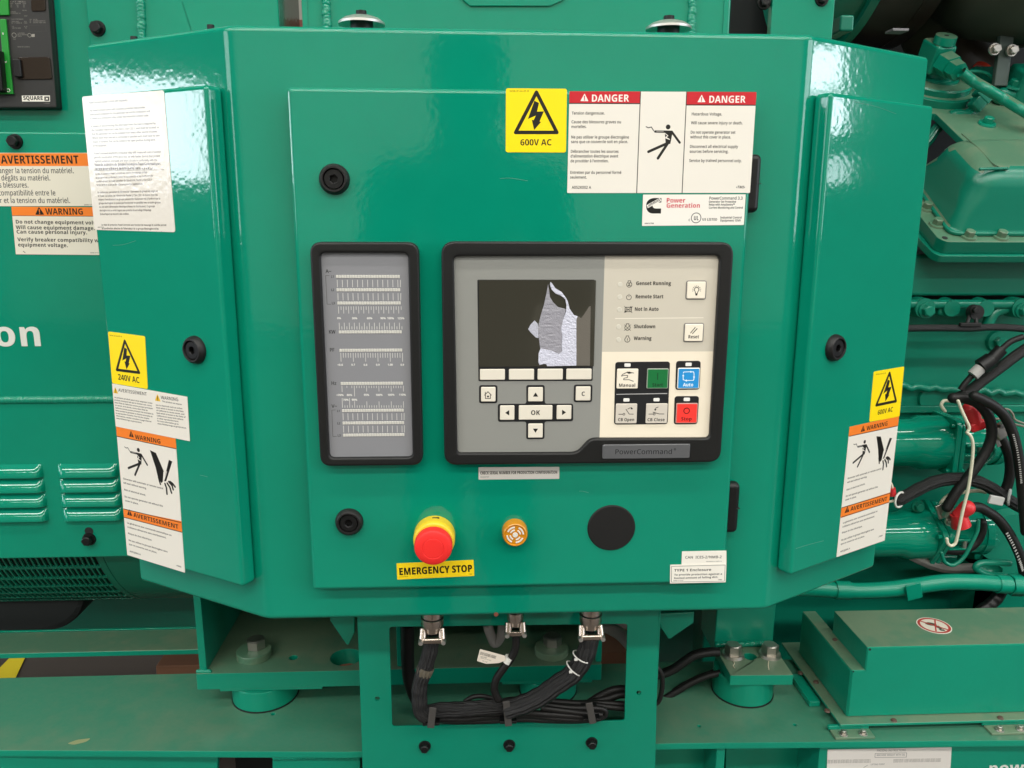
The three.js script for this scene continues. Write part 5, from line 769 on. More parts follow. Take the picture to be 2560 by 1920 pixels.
{
  const t = thing('ground_strap', 'grey braided strap hanging behind the middle gland', 'braided strap');
  part('braid', new THREE.TubeGeometry(new THREE.CatmullRomCurve3([[-0.0163, 0.8984, -0.1], [-0.0162, 0.8847, -0.1], [-0.0182, 0.8681, -0.1], [-0.0253, 0.8582, -0.1], [-0.0304, 0.8684, -0.1], [-0.0354, 0.8851, -0.1]].map(V3)), 50, 0.0062, 14).scale(1, 1, 1), M.strap, t);
  part('lug', box(...[-0.0225, -0.015, 0.8908, 0.9057], -0.095, -0.091, 0.001), M.zinc, t);
  const u = thing('ground_strap', 'grey braided strap crossing behind the right gland', 'braided strap');
  part('braid', tube([[0.1178, 0.8582, -0.14], [0.1304, 0.852, -0.14], [0.1431, 0.8433, -0.14], [0.1544, 0.8311, -0.14], [0.1657, 0.8206, -0.14]], 0.0085, 40, 14), M.strap, u);
}
{
  const t = thing('cable_loop', 'dark cable pair looping round the right edge of the support frame', 'cable');
  part('cable', tube([[0.1577, 0.8165, -0.1], [0.1755, 0.8227, -0.1], [0.1832, 0.8192, -0.1], [0.1897, 0.809, -0.1], [0.1918, 0.7956, -0.1], [0.1909, 0.7822, -0.1], [0.1872, 0.7688, -0.1], [0.178, 0.764, -0.1], [0.1596, 0.7663, -0.1]], 0.0032, 60, 10), M.rubber, t);
  part('cable', tube([[0.2078, 0.7428, -0.2], [0.2194, 0.7452, -0.2], [0.2342, 0.7522, -0.2], [0.2504, 0.7647, -0.2], [0.2633, 0.7735, -0.2], [0.2833, 0.7776, -0.2], [0.2984, 0.7781, -0.2]], 0.0058, 60, 12), M.rubber, t); part('cable', tube([[0.2102, 0.7392, -0.21], [0.2219, 0.7422, -0.21], [0.2369, 0.7493, -0.21], [0.2532, 0.7618, -0.21], [0.2663, 0.7704, -0.21], [0.2864, 0.7743, -0.21], [0.3017, 0.7739, -0.21]], 0.005, 60, 12), M.rubber, t);
  part('cable', tube([[0.2096, 0.7008, -0.2], [0.2229, 0.7061, -0.2], [0.2426, 0.7186, -0.2], [0.2622, 0.7311, -0.2], [0.282, 0.7399, -0.2], [0.302, 0.7449, -0.2]], 0.0048, 60, 12), M.rubber, t); part('cable', tube([[0.2167, 0.6943, -0.215], [0.2368, 0.7052, -0.215], [0.2567, 0.7188, -0.215], [0.2801, 0.7304, -0.215], [0.3069, 0.741, -0.215]], 0.004, 60, 12), M.rubber, t);
}

// ---------------------------------------------------------------- engine foot, right
{
  const t = thing('engine_mount', 'green bolted engine foot with a steel plate right of the support frame', 'engine foot'), y = 0.7635, ft = [[0.3047, 0.238], [0.393, 0.2357], [0.3923, 0.1614], [0.304, 0.1639]];
  const s = rounded([ft[3], ft[2], ft[1], ft[0]], 0.0008), h = [0.3483, 0.2105]; s.holes.push(new THREE.Path().absarc(h[0], h[1], 0.0095, 0, Math.PI * 2, true));
  part('foot_plate', plan(s, y - 0.0155, y, 0.001), [M.paintRough, M.dusty], t);
  const zb = -(ft[0][1] + ft[1][1]) / 2, xl = 0.3088, xr = 0.3993;
  part('column', box(ft[0][0], ft[1][0], y - 0.012, 1.1, zb - 0.075, zb - 0.004, 0.002), M.paintRough, t);
  part('weld_bead', bead([ft[0][0] + 0.003, y + 0.004, zb - 0.001], [ft[1][0] - 0.003, y + 0.004, zb - 0.001], 0.0042, 40, 3), M.paint, t);
  for (const c of [[0.324, 0.7635, -0.2149], [0.3778, 0.7635, -0.2131]]) part('foot_bolt', bolt(0.0122, c, 'y', 0.35, 1.32), M.zinc, t);
  const mk = S({ color: rgb(0.6, 0.56, 0.4), roughness: 0.7 });
  for (const pts of [[[0.3197, 0.7637, -0.1982], [0.3187, 0.7637, -0.192], [0.3154, 0.7637, -0.1872], [0.3157, 0.7637, -0.1803]], [[0.3703, 0.7637, -0.1968], [0.3653, 0.7637, -0.1851], [0.3622, 0.7637, -0.1743]]]) part('paint_mark', tube(pts, 0.0008, 14, 5), mk, t);
}

// ---------------------------------------------------------------- junction box on the right of the base rail
{
  const t = thing('junction_box', 'low green sheet-metal box on a flanged tray at the lower right', 'junction box'), zf = -0.125;
  const yt = 0.8261, yl = 0.7923, yb = 0.7222, xm = 0.473, xl = 0.4549, zb = -0.2236, zl = -0.2867;
  const s = shapeOf([[xl, yb], [0.95, yb], [0.95, yt], [xm, yt], [xm, yl], [xl, yl]]);
  part('cover', [ext(rounded([[xm, yb], [0.95, yb], [0.95, yt], [xm, yt]], 0.001), zb, zf, 0.0012)], [M.paintRough, M.dusty], t);
  part('cover_step', ext(rounded([[xl, yb], [xm + 0.002, yb], [xm + 0.002, yl], [xl, yl]], 0.001), zl, zf + 0.0004, 0.0012), [M.paintRough, M.dusty], t);
  part('front_face', ext(shapeOf([[xl + 0.0015, yb + 0.001], [0.95, yb + 0.001], [0.95, yt - 0.0015], [xm + 0.0012, yt - 0.0015], [xm + 0.0012, yl - 0.0012], [xl + 0.0015, yl - 0.0012]]), zf - 0.001, zf + 0.0014, 0.0004), M.paintRough, t);
  part('left_face', box(xl - 0.0008, xl + 0.001, yb + 0.001, yl - 0.0015, zl + 0.002, zf - 0.001, 0.0003), M.paintRough, t);
  part('tray', box(xl - 0.0165, 0.97, 0.7182, 0.7220, zl - 0.03, -0.108, 0.001), [M.paintRough, M.dusty], t);
  part('corner_hole', cyl(0.0016, 0.0016, 0.0006, [xm + 0.0035, yt - 0.003, zf + 0.0012], 'z', 14), M.dark, t); part('corner_hole', cyl(0.0011, 0.0011, 0.0006, [xl + 0.0022, yl - 0.0015, zf + 0.0012], 'z', 14), M.dark, t);
  const rustM = S({ color: rgb(0.09, 0.05, 0.035), roughness: 0.6 });
  for (const c of [[0.5147, 0.7221, -0.1131], [0.6628, 0.7221, -0.1121], [0.4471, 0.7221, -0.2061], [0.4338, 0.7221, -0.2298], [0.4335, 0.7221, -0.1377]]) part('tray_screw', [cyl(0.0042, 0.003, 0.0022, c, 'y', 18)], rustM, t);
  part('ledge_screw', [cyl(0.0036, 0.003, 0.002, [0.467, 0.792, -0.2016], 'y', 16)], rustM, t);
  for (const [x0, x1] of [[0.4238, 0.4797], [0.6375, 0.698]]) {
    const l = part('foot', box(x0, x1, 0.7125, 0.7181, -0.115, -0.1105, 0.0008), M.paintRough, t);
    part('foot_flange', box(x0 + 0.002, x1, 0.7102, 0.7134, -0.1104, -0.0925, 0.0007), M.dusty, l);
    const w = x1 - x0; for (const k of [0.28, 0.76]) part('foot_bolt', bolt(0.0038, [x0 + w * k, 0.7135, -0.1], 'y', 0.3, 1.6), M.zinc, l);
  }
  part('side_bracket', [box(xl - 0.034, xl - 0.019, 0.7105, 0.7181, -0.235, -0.165, 0.0008), box(xl - 0.021, xl - 0.0185, 0.7102, 0.7181, -0.235, -0.165, 0.0005)], M.paintRough, t);
  const c = [0.5945, 0.826, -0.1755], R = 0.0225, bx = [c[0] * 1000 - R * 1000, c[2] * 1000 - R * 1000, c[0] * 1000 + R * 1000, c[2] * 1000 + R * 1000];
  const map = print(...bx, 12, '#cfc8b8', (g) => { g.save(); g.translate(c[0] * 1000, c[2] * 1000); ring(g, 0, 0, 19.4, 3.4, '#a83a33'); ring(g, 0, 0, 22.2, 1.2, '#d8d1c3'); g.save(); g.rotate(0.35); g.scale(1, 0.62); dot(g, -3.5, -4.5, 7.5, '#3a4034'); g.restore(); g.save(); g.rotate(0.35); fill(g, [[-2, 0], [6, -1], [10, 6], [6, 9], [1, 4]], '#3a4034'); fill(g, [[4, 9], [11, 8], [12, 13], [6, 13]], '#3a4034'); g.restore(); line(g, [[-13, -13], [13, 13]], 2.8, '#a83a33'); line(g, [[10, -15], [-6, 15]], 2, '#a83a33'); g.restore(); });
  const st = uvPrint(cyl(R, R, 0.0005, [0, 0, 0], 'z', 56).translate(c[0], -c[2], 0), bx); st.rotateX(-Math.PI / 2).translate(0, yt + 0.0002, 0);
  tag(part('no_step_sticker', st, P({ map, roughness: 0.5 })), 'round red-ringed no stepping sticker on the junction box lid', 'sticker');
}

// ---------------------------------------------------------------- engine, right of the cabinet
const loft = (rings, capTop = true) => {              // rings of equally many points, joined in order
  const n = rings[0].length, pos = [], idx = [];
  rings.forEach((r) => r.forEach((p) => pos.push(...p)));
  for (let k = 0; k < rings.length - 1; k++) for (let i = 0; i < n; i++) { const a = k * n + i, b = k * n + (i + 1) % n; idx.push(a, a + n, b, b, a + n, b + n); }
  if (capTop) { const c = new THREE.Vector3(); rings.at(-1).forEach((p) => c.add(V3(p))); c.divideScalar(n); pos.push(c.x, c.y, c.z); for (let i = 0; i < n; i++) idx.push((rings.length - 1) * n + (i + 1) % n, (rings.length - 1) * n + i, pos.length / 3 - 1); }
  const g = new THREE.BufferGeometry(); g.setAttribute('position', new THREE.Float32BufferAttribute(pos, 3)); g.setIndex(idx);
  return creased(g, 0.9);
};
const ringOf = (pts, r, z, m = 9) => {                // the corners of a polygon rounded with m points each
  const out = [], n = pts.length, V = (p) => new THREE.Vector2(p[0], p[1]);
  pts.forEach((_, i) => { const b = V(pts[i]), u = V(pts[(i + n - 1) % n]).sub(b), v = V(pts[(i + 1) % n]).sub(b); u.setLength(Math.min(r[i], u.length() * 0.49)); v.setLength(Math.min(r[i], v.length() * 0.49)); for (let k = 0; k < m; k++) { const t = k / (m - 1), e = (1 - t) * (1 - t), f = t * t; out.push([b.x + u.x * e + v.x * f, b.y + u.y * e + v.y * f, z]); } });
  return out;
};
const bank = thing('engine_cylinder_head', 'green engine head with a bolted, rounded valve cover right of the cabinet', 'engine');
{
  const E = M.engine, put = (g) => on(FB, g);
  const f1 = [[0.1604, -0.0191], [-0.0404, -0.0169], [-0.0508, -0.0072], [-0.0509, 0.0452], [-0.0483, 0.1465]];
  const back = 0.34, X1 = 1.3;
  part('cover_flange', put(ext(rounded([[X1, f1[0][1]], [f1[1][0], f1[1][1]], [f1[2][0], f1[2][1]], [f1[3][0], f1[3][1]], [f1[4][0], f1[4][1]], [f1[4][0], 0.18], [X1, 0.18]], [0.001, 0.004, 0.012, 0.02, 0.01, 0.01, 0.001]), -0.0205, 0, 0.0012)), [M.engine, M.dusty], bank);
  const f2 = [[0.1675, -0.0257], [-0.0457, -0.0235], [-0.054, -0.0149], [-0.0579, 0.0171], [-0.0604, 0.0985]];
  part('head_flange', put(ext(rounded([[X1, f2[0][1]], [f2[1][0], f2[1][1]], [f2[2][0], f2[2][1]], [f2[3][0], f2[3][1]], [f2[4][0], f2[4][1]], [f2[4][0], 0.18], [X1, 0.18]], [0.001, 0.004, 0.012, 0.02, 0.01, 0.01, 0.001]), -0.0325, -0.0208, 0.0012)), E, bank);
  const b0 = [[0.1703, 0.0031], [-0.0259, 0.0045], [-0.017, 0.1218], [-0.0069, 0.19]], t0 = [[0.1441, 0.0352], [-0.0042, 0.0316], [-0.0006, 0.1544], [-0.002, 0.1639]];
  const vb = t0[2][1], bk = (vb + 0.03 - b0[1][1]) / (b0[2][1] - b0[1][1]), bl = b0[1][0] + (b0[2][0] - b0[1][0]) * bk;
  const base = [[X1, b0[0][1]], [b0[1][0], b0[1][1]], [bl, vb + 0.03], [X1, vb + 0.05]];
  const top = [[X1, t0[0][1]], [t0[1][0], t0[1][1]], [t0[2][0], vb], [X1, vb + 0.03]];
  const mix = (k) => base.map((p, i) => [p[0] + (top[i][0] - p[0]) * k, p[1] + (top[i][1] - p[1]) * k]), cR = [0.001, 0.022, 0.022, 0.001], tR = [0.001, 0.036, 0.04, 0.001];
  const inset = (pts, d) => { const c = [(pts[0][0] + pts[2][0]) / 2, (pts[0][1] + pts[2][1]) / 2]; return pts.map((p) => [p[0] + Math.sign(c[0] - p[0]) * d, p[1] + Math.sign(c[1] - p[1]) * d]); };
  const rings = [ringOf(inset(base, -0.003), cR, 0.0055), ringOf(base, cR, 0.0085), ringOf(mix(0.3), cR, 0.032), ringOf(mix(0.55), tR, 0.052), ringOf(mix(0.74), tR, 0.067)];
  for (let k = 1; k <= 5; k++) { const a = k * Math.PI / 10; rings.push(ringOf(inset(mix(0.74 + 0.26 * Math.sin(a)), 0.026 * (1 - Math.cos(a))), tR, 0.067 + 0.025 * Math.sin(a))); }
  part('valve_cover', put(loft(rings)), [M.engine, M.dusty], bank);
  part('cover_rim', put(ext((() => { const s = rounded(inset(base, -0.0065), cR); return s; })(), 0.0002, 0.0062, 0.002, 3)), E, bank);
  part('seam_line', put(tube([[0.0254, 0.1571], [0.0279, 0.1026], [0.0254, 0.0565], [0.0279, 0.0454]].map((p) => [p[0], p[1], 0.0917]), 0.0012, 30, 8)), M.dusty, bank);
  part('cast_mark', put(bead([...[-0.0014, 0.0391], 0.0905], [...[0.04, 0.0419], 0.0905], 0.0024, 20, 8)), M.engine, bank);
  for (const p of [[-0.0302, 0.0815], [-0.0358, 0.0316], [-0.0015, -0.0028], [0.0489, -0.0032]]) part('flange_bolt', put(bolt(0.0076, [p[0], p[1], 0.0003], 'z', 0.4, 1.6)), M.dusty, bank);
  { const p = [-0.0396, -0.0057]; part('flange_hole', put(cyl(0.0042, 0.0042, 0.0006, [p[0], p[1], 0], 'z', 20)), M.dark, bank); }
  // deck behind the valve cover with the round fuel pump seat
  const dx = [-0.0337, -0.1706][0];
  part('deck', on(FS, ext(rounded([[-0.25, -0.09], [dx, -0.09], [dx, -0.25], [0.3, -0.25], [0.3, 0.085], [-0.25, 0.085]], 0.004), -0.012, 0, 0.002)), [M.engine, M.dusty], bank);
  part('deck_bolt', on(FS, bolt(0.0085, [...[0.0364, -0.1318], 0.0003], 'z', 0.2, 1.7)), M.paintRough, bank);
}
{
  const t = thing('engine_block', 'dark green engine block side with bolts below the valve cover', 'engine');
  part('head_wall', box(0.42, 1.4, 1.2637, 1.33, -0.6, -0.43, 0.006), M.engine, t);
  part('block_wall', box(0.40, 1.4, 0.62, 1.2549, -0.62, -0.455, 0.004), M.engine, t);
  const zr = -0.415; const yr = 1.2525;
  const rail = [bar([0.45, yr, zr - 0.004], [1.3, yr - 0.002, zr - 0.004], 0.0075, 16)];
  part('manifold_rail', rail, M.engine, t);
  for (const [p, r] of [[[0.667, 1.2461, -0.415], 0.017], [[0.8259, 1.2458, -0.415], 0.017]]) { part('rail_boss', [cyl(r, r * 0.94, 0.03, [p[0], p[1], zr - 0.025], 'z', 28)], M.engine, t); part('rail_bolt', bolt(0.0092, [p[0] + 0.001, p[1] - 0.003, zr + 0.005], 'z', 0.25, 1.45), M.engine, t); }
  for (const p of [[0.7119, 1.246, -0.415], [0.7677, 1.2459, -0.415]]) part('rail_lug', [cyl(0.016, 0.013, 0.024, [p[0], p[1], zr - 0.02], 'z', 28), box(p[0] - 0.018, p[0] + 0.018, p[1] - 0.013, p[1] + 0.006, zr - 0.02, zr - 0.002, 0.005)], M.engine, t);
  part('rail_arm', tube([[0.8105, 1.2447, -0.425], [0.7939, 1.2391, -0.425], [0.7864, 1.2306, -0.425], [0.7825, 1.2165, -0.425]], 0.009, 30, 12), M.engine, t);
  part('block_bolt', [...bolt(0.0095, [0.822, 1.1853, -0.454], 'z', 0.3, 1.6), cyl(0.019, 0.017, 0.006, [0.8215, 1.1858, -0.4555], 'z', 30)], M.engine, t);
  part('block_plug', cyl(0.02, 0.018, 0.006, [0.7168, 1.0883, -0.4555], 'z', 30), M.engine, t);
  const wav = (a, b, n, s) => { const A = V3(a), B = V3(b), o = []; for (let i = 0; i <= n; i++) { const p = A.clone().lerp(B, i / n); o.push([p.x, p.y + 0.003 * Math.sin(i * 1.3 + s) * lat(i / 64, 0.2, 64, 5), p.z]); } return tube(o, 0.0056, n * 4, 10); };
  part('sealant_bead', wav([0.6573, 1.112, -0.445], [0.8855, 1.097, -0.445], 40, 0), M.engine, t);
  part('block_ledge', box(0.4, 1.4, 1.0653, 1.0778, -0.46, -0.445, 0.002), M.engine, t);
  part('skirt', [box(0.35, 1.4, 0.55, 0.8079, -0.5, -0.44, 0.004)], M.engine, t);
  part('block_back_plate', box(0.3, 1.4, 0.4, 1.0, -0.75, -0.62, 0.004), M.engine, t);  // plain engine-green plate behind the block
  part('cross_plate', box(0.8223, 0.78, 0.6, 0.7986, -0.40, -0.385, 0.002), M.engine, t);
  part('gear_cover', cyl(0.07, 0.066, 0.02, [0.8759, 0.8258, -0.44], 'z', 40), M.engine, t);
  part('cover_bolt', bolt(0.0085, [0.8349, 0.8464, -0.418], 'z', 0.2, 1.6), M.engine, t);
}
{ // fuel fitting on round seats, with its pipe
  const t = thing('fuel_fitting', 'green pipe fitting with hexagon nuts on a round stepped seat', 'pipe fitting'), c = [0, 0], put = (g) => on(FS, g), E = M.engine;
  part('seat', put(lathe([[0.073, -0.002], [0.073, 0.012], [0.069, 0.0145], [0.06, 0.0145], [0.06, 0.0235], [0.057, 0.026], [0, 0.026]], [c[0], c[1], 0.0], 'z', 64)), [M.engine, M.dusty], t);
  part('seat_ring', put(lathe([[0.032, 0.0255], [0.032, 0.029], [0.029, 0.031], [0.024, 0.031], [0.024, 0.05], [0, 0.05]], [c[0] + 0.004, c[1], 0], 'z', 48)), E, t);
  const b = V3([0.7623, 1.6667, -0.63]), e = V3([0.7712, 1.633, -0.57]), dir = e.clone().sub(b).normalize();
  const up = new THREE.Vector3(...[0, 0.866, 0.5]), side = new THREE.Vector3().crossVectors(up, dir).normalize(), u2 = new THREE.Vector3().crossVectors(dir, side);
  const B4 = new THREE.Matrix4().makeBasis(dir, u2, side.clone().negate()).setPosition(b), putB = (g) => [g].flat().map((q) => q.applyMatrix4(B4));
  part('elbow_block', putB([box(-0.024, 0.026, -0.028, 0.022, -0.019, 0.019, 0.006)]), [M.paintRough, M.dusty], t);
  part('cap_screw', putB([cyl(0.0185, 0.0175, 0.013, [0.010, 0.022, 0], 'y', 40), cyl(0.0042, 0.0042, 0.0004, [0.010, 0.0351, 0], 'y', 6)].slice(0, 1)), [M.paintRough, M.dusty], t);
  part('cap_socket', putB(cyl(0.0042, 0.0042, 0.0005, [0.010, 0.0348, 0], 'y', 6)), M.dark, t);
  const hx = (r, h, x) => { const g = new THREE.CylinderGeometry(r * 0.96, r, h, 6).toNonIndexed(); g.computeVertexNormals(); return g.rotateY(0.26).rotateZ(-Math.PI / 2).translate(x, -0.004, 0); };
  part('hex_nut', putB(hx(0.0205, 0.026, 0.042)), [M.paintRough, M.dusty], t); part('hex_nut', putB(hx(0.0165, 0.019, 0.065)), [M.paintRough, M.dusty], t);
  const pp = [...[[0.7707, 1.6256, -0.56], [0.7911, 1.6129, -0.56]], ...[[0.8054, 1.5965, -0.54], [0.8354, 1.5818, -0.54]], ...[[0.854, 1.5583, -0.51], [0.9018, 1.5346, -0.51]]];
  part('pipe', tube(pp, 0.0088, 60, 18), [M.paintRough, M.dusty], t);
  const w = thing('thin_tube', 'thin green tube arching behind the fuel pipe', 'tube'); part('tube_body', tube([[0.8194, 1.6374, -0.62], [0.8357, 1.6376, -0.62], [0.8525, 1.6341, -0.62], [0.8633, 1.6275, -0.62], [0.8684, 1.62, -0.62], [0.867, 1.6125, -0.62], [0.861, 1.6079, -0.62]], 0.0031, 40, 10), E, w);
  const h = thing('sensor_harness', 'green painted sensor harness with connector lying over the engine head', 'harness');
  part('hose_body', ribbed([[0.7303, 1.5019, -0.59], [0.7431, 1.5172, -0.59], [0.7567, 1.5384, -0.59], [0.7667, 1.549, -0.59], [0.7739, 1.5565, -0.59], [0.7878, 1.5612, -0.59], [0.8055, 1.5613, -0.59], [0.8219, 1.572, -0.59], [0.8268, 1.5839, -0.59]], 0.0085, 9), E, h);
  part('connector', [box(-0.016, 0.016, -0.011, 0.011, -0.009, 0.009, 0.003).rotateZ(0.9).translate(...[0.8206, 1.5825, -0.58]), box(-0.006, 0.006, -0.014, 0.014, -0.010, 0.010, 0.002).rotateZ(0.9).translate(...[0.8236, 1.59, -0.58])], E, h);
  part('clip', box(-0.018, 0.018, -0.009, 0.009, -0.006, 0.006, 0.003).translate(...[0.7874, 1.5464, -0.585]), E, h); part('clip_bolt', cyl(0.0065, 0.006, 0.006, [0.7815, 1.5404, -0.578], 'z', 6), E, h);
  part('tie', new THREE.TorusGeometry(0.0095, 0.0016, 8, 24).rotateY(1.2).translate(...[0.7777, 1.5581, -0.59]), E, h);
  const r2 = thing('small_manifold', 'dark green bolted manifold behind the fuel pipe at the right edge', 'engine');
  part('body', on(FS, box(0, 0.25, 0, 0.12, 0, 0.03, 0.012).translate(...[0.086, -0.0585], 0)), E, r2); part('bolt', on(FS, bolt(0.009, [...[0.1139, -0.0445], 0.03], 'z', 0.2, 1.7)), E, r2);
  part('tower', on(FS, box(0, 0.08, 0, 0.05, 0, 0.06, 0.006).translate(...[0.1153, -0.0603], 0)), E, r2);
}
{ // dark parts above the engine
  const t = thing('air_duct', 'green and dark maroon banded round duct above the right of the cabinet', 'duct'), zc = -0.75, yb = 1.7011;
  const X = [0.5661, 0.6166, 0.632, 0.6447, 0.7166, 0.7464];
  const R = 0.27, yc = yb + R - 0.015, dkm = P({ color: rgb(0.028, 0.012, 0.011), roughness: 0.35 });
  part('green_band', cyl(R * 0.96, R * 0.96, X[1] - X[0], [X[0], yc, zc], 'x', 96), M.engine, t); part('green_ring', cyl(R, R, X[2] - X[1], [X[1], yc, zc], 'x', 96), M.engine, t);
  part('clamp_box', box(...[0.5292, 0.5523, 1.6742, 1.6988], -0.56, -0.5, 0.004), M.engine, t);
  part('neck', cyl(R * 0.86, R * 0.86, X[3] - X[2] + 0.02, [X[2], yc, zc], 'x', 96), M.dark, t);
  part('maroon_sleeve', [cyl(R * 0.93, R * 0.95, X[4] - X[3], [X[3], yc, zc], 'x', 96), cyl(R * 0.955, R * 0.95, X[5] - X[4], [X[4], yc, zc], 'x', 96)], dkm, t);
  part('tape_scrap', box(...[0.623, 0.6494, 1.6792, 1.6834], -0.54, -0.515, 0.001), S({ color: rgb(0.2, 0.19, 0.2), roughness: 0.6 }), t);
  const u = thing('exhaust_cover', 'dark olive rounded exhaust blanket in the upper right corner', 'exhaust'), oy = 1.6981;
  part('blanket', lathe([[0, 0], [0.07, 0.004], [0.13, 0.02], [0.18, 0.05], [0.205, 0.1], [0.215, 0.2], [0.215, 0.7]], [0.744, oy + 0.2, -0.62], 'x', 64), S({ color: rgb(0.055, 0.05, 0.036), roughness: 0.55 }), u);
  part('blanket_seam', new THREE.TorusGeometry(0.2145, 0.003, 8, 80).rotateY(Math.PI / 2).translate(0.9236, oy + 0.2, -0.62), S({ color: rgb(0.12, 0.11, 0.09), roughness: 0.5 }), u);
  part('elbow', tube([[0.8543, oy + 0.25, -0.8], [0.8543, oy + 0.06, -0.82], [0.98, oy - 0.05, -0.85]], 0.06, 30, 24), S({ color: rgb(0.11, 0.085, 0.055), roughness: 0.45 }), u);
  const b = thing('steel_bracket', 'grey-green upright bracket with two nuts under the exhaust', 'bracket');
  part('strip', [box(...[0.8562, 0.8804, 1.6109, 1.7111], -0.61, -0.6, 0.002)], P({ color: rgb(0.05, 0.075, 0.062), roughness: 0.5 }), b);
  for (const p of [[0.8443, 1.6694, -0.595], [0.8749, 1.6677, -0.595]]) part('nut', bolt(0.0075, p, 'z', 0.3, 1.4), M.zinc, b);
  const r = thing('red_cap', 'orange-red plastic cap behind the thin tube', 'cap'); part('cap_body', [bar([0.8928, 1.637, -0.72], [0.9097, 1.6549, -0.72], 0.017, 28, 0.02)], P({ color: rgb(0.42, 0.17, 0.14), roughness: 0.5 }), r); part('cap_rim', [bar([0.9074, 1.6524, -0.72], [0.912, 1.6573, -0.72], 0.022, 28)], P({ color: rgb(0.75, 0.06, 0.03), roughness: 0.4 }), r);
  const v = thing('valley_shade_wall', 'black wall standing in for the shade in the middle of the engine', 'engine'); part('back_wall', box(0.32, 2.0, 1.0, 2.4, -1.1, -1.05, 0.004), M.dark, v);  // black colour stands for the deep shade behind the head
}
// starter motors
function starter(label, c, r, x0, xp, roll) {
  const t = thing('starter_motor', label, 'starter motor', undefined), E = M.paint, [, y, z] = c;
  part('body', [lathe([[0, 0], [r * 0.86, 0], [r * 0.9, 0.004], [r * 0.9, xp - x0 - 0.05], [r * 1.02, xp - x0 - 0.038], [r * 1.02, xp - x0], [0, xp - x0]], [x0, y, z], 'x', 64)], E, t);
  const sq = rounded(rect(-r * 1.05, -r * 1.08, r * 1.05, r * 1.08), r * 0.35), pl = () => ext(sq, 0, 0.009, 0.002).rotateY(Math.PI / 2).rotateX(roll).translate(xp, y, z);
  part('end_plate', pl(), E, t); part('end_plate', [ext(sq, 0, 0.008, 0.002).scale(0.96, 0.96, 1).rotateY(Math.PI / 2).rotateX(roll).translate(xp + 0.011, y, z)], E, t);
  for (const [a, b] of [[1, 1], [1, -1], [-1, 1], [-1, -1]]) { const yy = a * r * 0.86, zz = b * r * 0.84, Y = yy * Math.cos(roll) - zz * Math.sin(roll), Z = yy * Math.sin(roll) + zz * Math.cos(roll); part('plate_bolt', cyl(0.0038, 0.0032, 0.03, [xp - 0.006, y + Y, z + Z], 'x', 12), E, t); }
  part('nose', [cyl(r * 0.95, r * 0.93, 0.075, [xp + 0.019, y, z - 0.012], 'x', 56), cyl(r * 0.98, r * 0.98, 0.012, [xp + 0.092, y, z - 0.012], 'x', 56)], E, t);
  part('terminal_bracket', [box(xp + 0.02, xp + 0.055, y + 0.004, y + 0.008, z + r * 0.55, z + r * 1.05, 0.001), box(xp + 0.02, xp + 0.05, y - 0.012, y - 0.009, z + r * 0.55, z + r * 1.0, 0.001)], E, t);
  part('terminal_post', [cyl(0.004, 0.004, 0.014, [xp + 0.046, y - 0.009, z + r * 0.9], 'y', 10)], M.zinc, t);
  return t;
}
starter('upper green starter motor behind the right side cover', [0.7254, 1.022, -0.42], 0.044, 0.5776, 0.7215, 0);
starter('lower green starter motor behind the right side cover', [0.6936, 0.8767, -0.38], 0.041, 0.5585, 0.6906, 0.5);
// boots, hoses, wires
const flex = (name, label, cat, pts, r, mat, seg = 80, o = {}) => { const t = thing(name, label, cat); part(o.part ?? 'hose_body', [o.rib ? ribbed(pts, r, o.rib, seg) : tube(pts, r, seg, 20), ...ballEnds(pts, r)], mat, t); return t; };
const boot = (t, a, b, r) => part('red_boot', [bar(a, b, r, 24, r * 0.8), new THREE.SphereGeometry(r, 20, 14).translate(...a)], M.red, t);
{ const t = flex('battery_cable', 'black battery cable arching over the upper starter with a red boot', 'battery cable', [[0.673, 1.1211, -0.32], [0.6905, 1.1201, -0.32], [0.7086, 1.1145, -0.32], [0.7264, 1.1001, -0.32], [0.7377, 1.0809, -0.32], [0.7413, 1.06, -0.32], [0.7375, 1.0407, -0.32], [0.7275, 1.0196, -0.32], [0.7143, 0.9969, -0.32], [0.6981, 0.9723, -0.32], [0.689, 0.9542, -0.32], [0.6852, 0.9459, -0.32]], 0.0078, M.rubber, 90, { part: 'cable' }); boot(t, [0.7189, 1.0955, -0.345], [0.7319, 1.071, -0.345], 0.0125); part('boot_skirt', box(-0.0125, 0.0125, -0.008, 0.008, -0.010, 0.010, 0.004).rotateZ(0.35).translate(...[0.7309, 1.0718, -0.345]), M.red, t); }
{ const t = flex('battery_cable', 'black battery cable running down the right edge from the upper starter', 'battery cable', [[0.6924, 1.1287, -0.3], [0.7089, 1.1216, -0.3], [0.7274, 1.1114, -0.3], [0.7435, 1.0972, -0.3], [0.7576, 1.0751, -0.3], [0.7695, 1.0464, -0.3], [0.7802, 1.0109, -0.3], [0.7901, 0.9701, -0.3], [0.8033, 0.9119, -0.3]], 0.0075, M.rubber, 90, { part: 'cable' }); }
flex('hose', 'black hose dropping between the two battery cables at the right', 'hose', [[0.7544, 1.0605, -0.335], [0.7648, 1.0555, -0.335], [0.7748, 1.0423, -0.335], [0.7849, 1.0225, -0.335], [0.7898, 0.9992, -0.335], [0.7893, 0.9791, -0.335], [0.7845, 0.9607, -0.335]], 0.0076, M.rubber);
